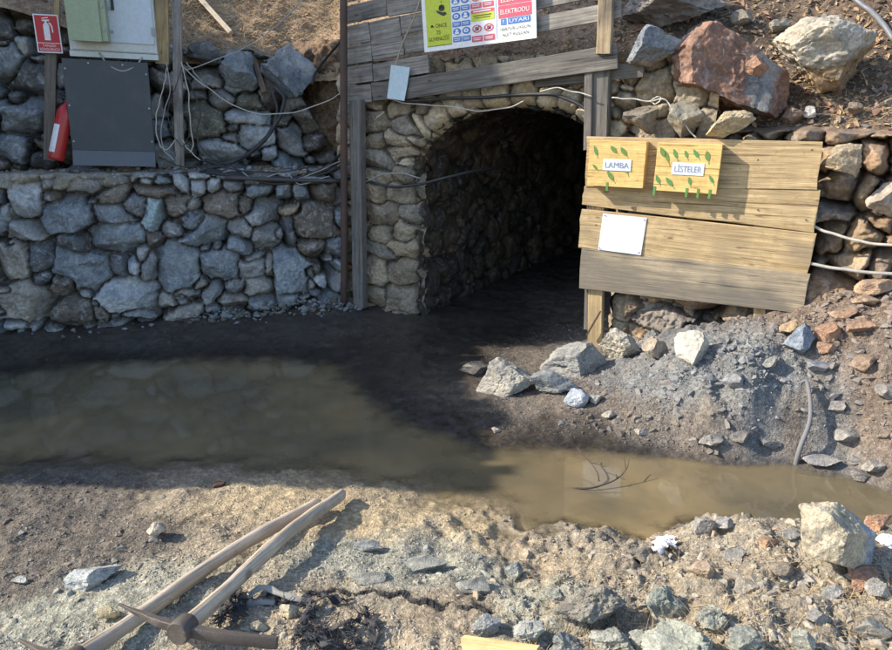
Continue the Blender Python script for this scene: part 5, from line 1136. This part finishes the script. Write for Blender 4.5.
o = beam('rag_wire_stick', onB(586,336,.02), onB(600,312,.02), .012, .012, BN, M_TWIG, None, 83); o.name = 'twig'; tag(o, 'thin twig caught on the foot of the board post', 'twig')

# ------------------------------------------------------------------ stick, twig, litter
p0 = hitg(796, 462); p1 = hitg(801, 388)
o = tube('stick', [p0+V3(0,0,-.05), p0+V3(.01,0,.1), (p0+p1)/2+V3(.045,-.04,.07), p1+V3(.015,-.04,.05), p1+V3(-.02,-.02,.05)], [.017,.016,.014,.013,.010], M_STICK, None, 6, 9)
tag(o, 'smooth grey stick leaning on the rubble slope at the water edge', 'stick')
tw = empty('twig', atZ(580, 488, 0), 'bare dark twig sticking out of the lit water', 'twig')
Z_ = lambda x, y, z: atZ(x, y, z)
tube('stem', [Z_(573,488,.0), Z_(590,488,.015), Z_(605,484,.03), Z_(618,478,.05), Z_(627,468,.09), Z_(629,459,.13)], [.006,.006,.005,.004,.003,.002], M_TWIG, tw, 5, 6)
tube('branch', [Z_(599,481,.02), Z_(597,472,.05), Z_(590,462,.07), Z_(582,454,.09), Z_(577,447,.11)], [.0045,.004,.0035,.003,.002], M_TWIG, tw, 5, 6)
tube('branch', [Z_(590,462,.07), Z_(597,464,.08), Z_(606,467,.09)], [.004,.003,.002], M_TWIG, tw, 4, 5)
tube('branch', [Z_(617,479,.05), Z_(616,474,.07)], [.005,.003], M_TWIG, tw, 3, 5)
tube('branch', [Z_(626,470,.08), Z_(625,463,.10), Z_(624,457,.12)], [.004,.003,.002], M_TWIG, tw, 3, 5)
def crumple(name, px, py, w, h, mat, seed, label, cat, flat=1.0, at=None, n=4, amp=.45, roll=0):
    p = hitg(px, py); t = (p-CAM).dot(Vector((0, CP, -SP))); W, Hh = w*t/FPX/2, h*t/FPX/2
    P, Fc = ico(n); P = P.copy()
    nn = 1-np.abs(fbm(P*2.1+seed, 4, seed, .6))*2.4; P *= (1+amp*nn)[:, None]; P /= np.abs(P).max(0)
    P[:, 2] = np.maximum(P[:, 2], -.55); P *= np.array([W, (W+Hh)*.5, Hh*flat])
    o = link(name, np_mesh(name, P, Fc, None, True), mat); o.location = p+V3(0, 0, Hh*.5*flat); o.rotation_euler = (0, R(roll), 0); return tag(o, label, cat)
crumple('paper_scrap', 887, 546, 22, 18, M_PLASTIC, 8, 'white scrap beside the big cream boulder at the right edge', 'litter', .9, n=5)
p0, p1 = hitg(464, 653), hitg(540, 664); o = beam('wood_piece', p0+V3(0,0,.045), p1+V3(0,0,.045), .085, .05, V3(0,-.2,1), mat_wood('fresh_yellow_wood', (.55,.40,.16), (.72,.56,.28), (.5,.38,.2), .2), None, 91, ragged=.03); tag(o, 'fresh yellow piece of wood at the bottom edge', 'wood piece')
# black rope
def gp(x, y, up=.012): p = hitg(x, y); return p+V3(0, 0, up)
rp = spline([gp(x, y, .006) for x, y in ((268,594),(290,600),(312,594),(335,592),(360,594),(385,593),(408,597),(425,603),(440,609),(462,607),(480,610),(488,614))], 14)
def frayed(name, path, r, n_hair, hair, seed, mat=M_ROPE):
    """a flat, worn, hairy rope"""
    r_ = random.Random(seed); V_, F_ = [], []
    for s_ in range(4):
        pts = []; ph = r_.uniform(0, 6)
        for i, p in enumerate(path):
            a = i*.42+s_*1.57; e = 1+.5*math.sin(i*.31+ph)
            pts.append(p+V3(.3*math.cos(a)*e+.25*math.sin(i*.8+ph), .9*math.cos(a)*e, .55*math.sin(a))*r)
        rr = [r*(.55+.35*math.sin(i*.9+ph)) for i in range(len(path))]
        v, f = tube_data(pts, rr, 5); b = len(V_); V_ += v; F_ += [tuple(i+b for i in q_) for q_ in f]
    for p in path:
        for _ in range(n_hair):
            d = Vector((r_.uniform(-1, 1), r_.uniform(-1, 1), r_.uniform(-.1, .6))).normalized()*r_.uniform(.5, 1)*hair; e = Vector((d.y, -d.x, 0)).normalized()*.0013
            o_ = p+Vector((r_.uniform(-1, 1), r_.uniform(-1, 1), 0))*r; b = len(V_); V_ += [o_-e, o_+e, o_+d]; F_.append((b, b+1, b+2))
    me = bpy.data.meshes.new(name); me.from_pydata(V_, [], F_); return link(name, me, mat)
_q = random.Random(8)
for i, p in enumerate(rp): p += V3(.012*math.sin(i*.21+2)*math.sin(i*.05), .014*math.sin(i*.33)+_q.uniform(-.004, .004), -.004+_q.uniform(-.005, .003))
o = frayed('rope', rp, .0095, 11, .034, 3); tag(o, 'frayed black rope lying across the near dirt', 'rope')
def ribbon(name, ctrl, wid, mat, th=.003, up=V3(0, 0, 1), n=8, twist=0):
    pts = spline(ctrl, n); V = []; m = len(pts)
    for i, p in enumerate(pts):
        t = (pts[min(i+1, m-1)]-pts[max(i-1, 0)]).normalized(); u = up+V3(math.sin(i*.35), math.cos(i*.3), 0)*twist
        s = t.cross(u).normalized()*wid/2*(1+.15*math.sin(i*.7)); V += [p-s, p+V3(0, 0, .004*math.sin(i*.5)), p+s]
    me = bpy.data.meshes.new(name); me.from_pydata(V, [], [q_ for i in range(m-1) for q_ in ((3*i, 3*i+1, 3*i+4, 3*i+3), (3*i+1, 3*i+2, 3*i+5, 3*i+4))]); o = link(name, me, mat)
    me.polygons.foreach_set('use_smooth', np.ones(len(me.polygons), bool)); md = o.modifiers.new('thickness', 'SOLIDIFY'); md.thickness = th; return o
o = ribbon('strap', [gp(312,606,.02), gp(296,604,.03), gp(280,600,.035), gp(266,595,.04), gp(256,597,.035), gp(249,601,.02), gp(251,605,.008), gp(262,604,.012), gp(275,605,.012)], .026, M_STRAP, th=.0015, up=V3(0,-.45,.9), twist=.1); tag(o, 'grey webbing strap with a folded loop beside the rope', 'strap')
def cloth(name, strips, seed, label, wid=.05, mat=None, hair=40, cat='cloth'):
    """a torn cloth: crumpled tatters joined in one heap, threads hanging out"""
    V_, F_ = [], []; r_ = random.Random(seed)
    for k, st_ in enumerate(strips):
        pts = spline([gp(x, y, .010+.012*r_.random()) for x, y in st_], 7); m = len(pts); nw = 7
        b = len(V_); P = []
        for i, p in enumerate(pts):
            t = (pts[min(i+1, m-1)]-pts[max(i-1, 0)]).normalized(); s = t.cross(V3(0, 0, 1)).normalized()
            f = i/(m-1); w_ = wid*(.35+.75*math.sin(math.pi*min(1, f*1.15+.1)))*(.8+.3*math.sin(i*1.1+k))
            for j in range(nw):
                P.append(p+s*w_*(j/(nw-1)-.5))
        A = np.array([tuple(p) for p in P]); A[:, 2] += .034*(1-np.abs(fbm(P3(A[:, 0]*17, A[:, 1]*17, seed+k), 3, seed))*2.2)*.8+.008*fbm(P3(A[:, 0]*60, A[:, 1]*60, k), 2, seed+3)
        V_ += [tuple(a) for a in A]
        for i in range(m-1):
            for j in range(nw-1):
                if r_.random() > .06: F_.append((b+i*nw+j, b+i*nw+j+1, b+(i+1)*nw+j+1, b+(i+1)*nw+j))
        for _ in range(hair):
            o_ = Vector(V_[b+r_.randrange(m*nw)]); d = Vector((r_.uniform(-1, 1), r_.uniform(-1, 1), r_.uniform(-.1, .5))).normalized()*r_.uniform(.02, .06); e = Vector((d.y, -d.x, 0)).normalized()*.0013
            c = len(V_); V_ += [tuple(o_-e), tuple(o_+e), tuple(o_+d)]; F_.append((c, c+1, c+2))
    me = bpy.data.meshes.new(name); me.from_pydata(V_, [], F_); me.polygons.foreach_set('use_smooth', np.ones(len(F_), bool))
    o = link(name, me, mat or M_RAG); md = o.modifiers.new('thickness', 'SOLIDIFY'); md.thickness = .003; return tag(o, label, cat)
cloth('plastic_scrap', [[(657,556),(660,548),(667,543),(676,541)],[(662,545),(669,550),(677,547)],[(660,550),(665,545),(671,546)],[(663,551),(670,548),(675,543)]], 14, 'crumpled white plastic scrap on the near waterline', .075, M_PLASTIC, 0, 'litter')
cloth('torn_cloth', [[(312,606),(309,618),(300,632),(293,650)],[(294,640),(315,634),(338,632),(356,625),(366,615)],[(364,614),(372,628),(374,645),(368,660)],[(345,630),(352,640),(358,655)],[(300,640),(318,646),(340,650),(362,648)],[(320,636),(322,648),(318,660)]], 4, 'torn dark cloth in tatters at the bottom edge right of the pickaxe', .052)
cloth('torn_cloth', [[(276,600),(290,608),(308,606)],[(322,602),(338,605),(352,602)]], 21, 'scraps of black cloth strung along the near side of the rope', .032, None, 14)
cloth('torn_cloth', [[(238,592),(236,604),(228,616),(214,630)],[(244,604),(240,616),(236,628)],[(222,600),(224,616),(220,632)]], 9, 'dark rag lying between the pickaxe handle and the strap', .06)

# ------------------------------------------------------------------ pickaxes
def handle(name, A, B, r0, r1, parent, seed):
    n = 30; V, Fs = [], []; A, B = Vector(A), Vector(B); ax = (B-A).normalized(); s = ax.cross(V3(0, 0, 1)).normalized(); u = s.cross(ax); L = (B-A).length
    for i in range(n+1):
        f = i/n; r = r0*(1-f)+r1*f
        if f < .12: r *= 1.16-.16*f/.12
        bow = .03*math.sin(math.pi*f)**2*(.4+f)
        r *= 1+.05*math.sin(f*17+seed)+.03*math.sin(f*41+seed*2)
        rr_ = r*(math.sqrt(max(0, 1-((f-.97)/.03)**2)) if f > .97 else 1)+.0006
        for j in range(16):
            w = 2*math.pi*j/16; V.append((f*L, rr_*math.cos(w)*.88+bow*.4, rr_*math.sin(w)*1.12+bow))
    for i in range(n):
        for j in range(16): Fs.append((i*16+j, i*16+(j+1) % 16, (i+1)*16+(j+1) % 16, (i+1)*16+j))
    Fs.append(tuple(range(15, -1, -1))); Fs.append(tuple(range(n*16, n*16+16)))
    me = bpy.data.meshes.new(name); me.from_pydata(V, [], Fs); me.polygons.foreach_set('use_smooth', np.ones(len(Fs), bool)); o = link(name, me, W_HANDLE)
    return put(o, frame(A, B-A, V3(0, 0, 1)), parent)
def pick_head(parent, E, ax, tip, end, collar=.046):
    """head through point E across axis ax: a pointed arm to 'tip' and a flat arm to 'end'"""
    n = 14; V, Fs = [], []
    def arm(P1, kind):
        b0 = len(V); d0 = (P1-E); up = -ax
        for i in range(n+1):
            f = i/n; p = E+d0*f+up*(.10*math.sin(math.pi*.5*min(1, f*1.2))*.22*(1-f)+0)
            t = d0.normalized(); s = ax; v = t.cross(s).normalized()
            if kind == 'point': a, b = .019*(1-f)+.004*f, .021*(1-f)+.004*f
            else: a, b = .018*(1-f)+.007*f, .021*(1-f)+.024*f
            for x, y in ((-1, -.8), (-.8, -1), (.8, -1), (1, -.8), (1, .8), (.8, 1), (-.8, 1), (-1, .8)): V.append(p+s*a*x+v*b*y)
        for i in range(n):
            for j in range(8): Fs.append((b0+i*8+j, b0+i*8+(j+1) % 8, b0+(i+1)*8+(j+1) % 8, b0+(i+1)*8+j))
        Fs.append(tuple(b0+n*8+j for j in range(8))); Fs.append(tuple(b0+j for j in range(7, -1, -1)))
    arm(Vector(tip), 'point'); arm(Vector(end), 'flat')
    v, f = tube_data([E-ax*.034, E-ax*.036, E-ax*.028, E+ax*.03, E+ax*.042], [collar*.78, collar*.9, collar, collar, collar*.86], 18); b = len(V); V += v; Fs += [tuple(i+b for i in q_) for q_ in f]
    A_ = np.array([tuple(q_) for q_ in V]); A_ += .0022*np.stack([fbm(A_*40+k_*7, 3, 5+k_) for k_ in range(3)], -1); V = [tuple(q_) for q_ in A_]
    me = bpy.data.meshes.new('pick_head'); me.from_pydata(V, [], Fs); o = link('pick_head', me, M_IRON)
    bm = bmesh.new(); bm.from_mesh(me); bmesh.ops.recalc_face_normals(bm, faces=bm.faces); bm.to_mesh(me); bm.free()
    me.polygons.foreach_set('use_smooth', np.ones(len(me.polygons), bool))
    try: me.set_sharp_from_angle(angle=R(40))
    except Exception: pass
    return put(o, Matrix(), parent)
E = atZ(183, 629, .345); tipp = atZ(119, 604, .36); endp = atZ(277, 643, .32); hb = hitg(346, 499)+V3(0, 0, .05)
ax = (hb-E).normalized()
pk = empty('pickaxe', E, 'pickaxe with its worn iron head in view, lying on top of the other', 'pickaxe', 'pickaxes on the near bank')
handle('handle', E-ax*.028, hb, .031, .031, pk, 1); pick_head(pk, E, ax, tipp, endp)
E2 = atZ(72, 662, .28); hb2 = hitg(322, 508)+V3(0, 0, .05); ax2 = (hb2-E2).normalized(); sd = ax2.cross(V3(0, 0, 1)).normalized()
pk = empty('pickaxe', E2, 'second pickaxe under the first, its head cut off by the lower left edge', 'pickaxe', 'pickaxes on the near bank')
handle('handle', E2-ax2*.028, hb2, .031, .031, pk, 2); pick_head(pk, E2, ax2, E2-sd*.33+V3(0, 0, -.04), E2+sd*.30+V3(0, 0, -.08)-ax2*.1)

# ------------------------------------------------------------------ unseen timber block added left of the frame to cast the long shadow
SX = -5.6; ST = 3.97
shadow_caster = empty('shadow_shed', V3(SX-1, 4.8, 0), 'unseen timber building added left of the pool to cast the long shadow', 'shadow_caster')
cb = MB()
y0, y1 = 3.66, 6.3; zt0, zt1 = 3.86, 3.8
cb.add([(SX-2, y0, -.3), (SX, y0, -.3), (SX, y1, -.3), (SX-2, y1, -.3), (SX-2, y0, zt0), (SX, y0, zt0), (SX, y1, zt1), (SX-2, y1, zt1)], [(0, 3, 2, 1), (4, 5, 6, 7), (0, 1, 5, 4), (1, 2, 6, 5), (2, 3, 7, 6), (3, 0, 4, 7)])
o = cb.build('wall', W_GREY); put(o, Matrix(), shadow_caster)
cb = MB(); cb.add([(SX-2.1, y0-.02, zt0+.005), (SX+.06, y0-.02, zt0+.005), (SX+.06, y1+.1, zt1+.005), (SX-2.1, y1+.1, zt1+.005), (SX-2.1, y0-.02, zt0+.06), (SX+.06, y0-.02, zt0+.06), (SX+.06, y1+.1, zt1+.06), (SX-2.1, y1+.1, zt1+.06)], [(0, 3, 2, 1), (4, 5, 6, 7), (0, 1, 5, 4), (1, 2, 6, 5), (2, 3, 7, 6), (3, 0, 4, 7)])
o = cb.build('roof', M_STEEL); put(o, Matrix(), shadow_caster)
yb = y0+.02; r_ = random.Random(4)
while yb < y1-.1:  # boards of uneven length, added to break up the shadow edge
    wd = r_.uniform(.12, .26); zz_ = zt0+(zt1-zt0)*(yb-y0)/(y1-y0)+.085
    beam('shadow_edge_board', V3(SX-1.2, yb+wd/2, zz_), V3(SX+.05+r_.uniform(-.02, .26), yb+wd/2, zz_+r_.uniform(-.02, .05)), wd, .025, V3(0, 0, 1), W_GREY, shadow_caster, int(yb*50)); yb += wd+r_.uniform(0, .05)

# unseen pines added left of the frame to shade the tunnel front
M_BARK = mat_paint('pine_bark', (.09, .06, .045), .9, (.16, .12, .09), .6, 0, .8, 12)
M_NEEDLE = mat_paint('pine_needles', (.045, .075, .03), .7, (.09, .1, .04), .5, 0, .1, 3)
def add_shade_pine(x, y, z, h, r, seed, label):
    t = empty('shade_pine', V3(x, y, z), label, 'tree', 'added shade pines on the left hillside'); r_ = np.random.default_rng(seed)
    o = tube('trunk', [V3(x, y, z-.4), V3(x+.04, y, z+h*.5), V3(x, y+.03, z+h)], [.13, .09, .02], M_BARK, t, 6, 9)
    n = 9000; f = r_.random(n)**.8; R_ = r*(1.02-f)**.7*np.sqrt(r_.random(n)); a = r_.uniform(0, 6.283, n)
    c = np.stack([x+R_*np.cos(a), y+R_*np.sin(a), z+.25+f*(h-.2)], -1)
    d = r_.normal(size=(n, 3)); d /= np.linalg.norm(d, axis=1, keepdims=True); e = np.cross(d, r_.normal(size=(n, 3))); e /= np.linalg.norm(e, axis=1, keepdims=True)
    L = .11; V = np.stack([c-d*L-e*.03, c-d*L+e*.03, c+d*L+e*.03, c+d*L-e*.03], 1)
    o = link('crown', np_mesh('crown', V.reshape(-1, 3), np.arange(n*4).reshape(-1, 4)), M_NEEDLE); put(o, Matrix(), t)
add_shade_pine(-6.7, 6.75, 3.2, 5.6, .72, 1, 'added shade tree nearest the yard on the left hillside')
add_shade_pine(-7.0, 7.55, 3.9, 5.2, .8, 2, 'middle added shade tree on the left hillside')
add_shade_pine(-8.2, 7.1, 4.2, 5.5, .9, 3, 'hindmost added shade tree on the left hillside')

# ------------------------------------------------------------------ light, camera, settings
EL = R(34)
sdir = Vector((-math.cos(EL)*.999, math.cos(EL)*.02, math.sin(EL)))
ld = bpy.data.lights.new('sun', 'SUN'); ld.energy = 3.9; ld.angle = R(.55); ld.color = (1, .90, .75)
lo = bpy.data.objects.new('sun', ld); COL.objects.link(lo); lo.rotation_euler = sdir.to_track_quat('Z', 'Y').to_euler(); lo.location = (-6, 0, 12)
w = bpy.data.worlds.new('World'); scene.world = w; w.use_nodes = True; nt = w.node_tree
sky = nt.nodes.new('ShaderNodeTexSky'); sky.sky_type = 'NISHITA'; sky.sun_disc = False; sky.sun_elevation = EL; sky.sun_rotation = R(-90)
bg = nt.nodes['Background']; bg.inputs['Strength'].default_value = .148; nt.links.new(sky.outputs[0], bg.inputs['Color'])
cam = bpy.data.cameras.new('camera'); co = bpy.data.objects.new('camera', cam); COL.objects.link(co)
cam.sensor_width = 36; cam.sensor_fit = 'HORIZONTAL'; cam.lens = 36*FPX/892; cam.clip_end = 400; cam.clip_start = .05
co.location = CAM; co.rotation_euler = (R(90)-PITCH, 0, 0); scene.camera = co
scene.view_settings.view_transform = 'Standard'; scene.view_settings.look = 'None'; scene.view_settings.gamma = 1; scene.view_settings.exposure = 1.18
scene.view_settings.use_curve_mapping = False
scene.cycles.max_bounces = 6
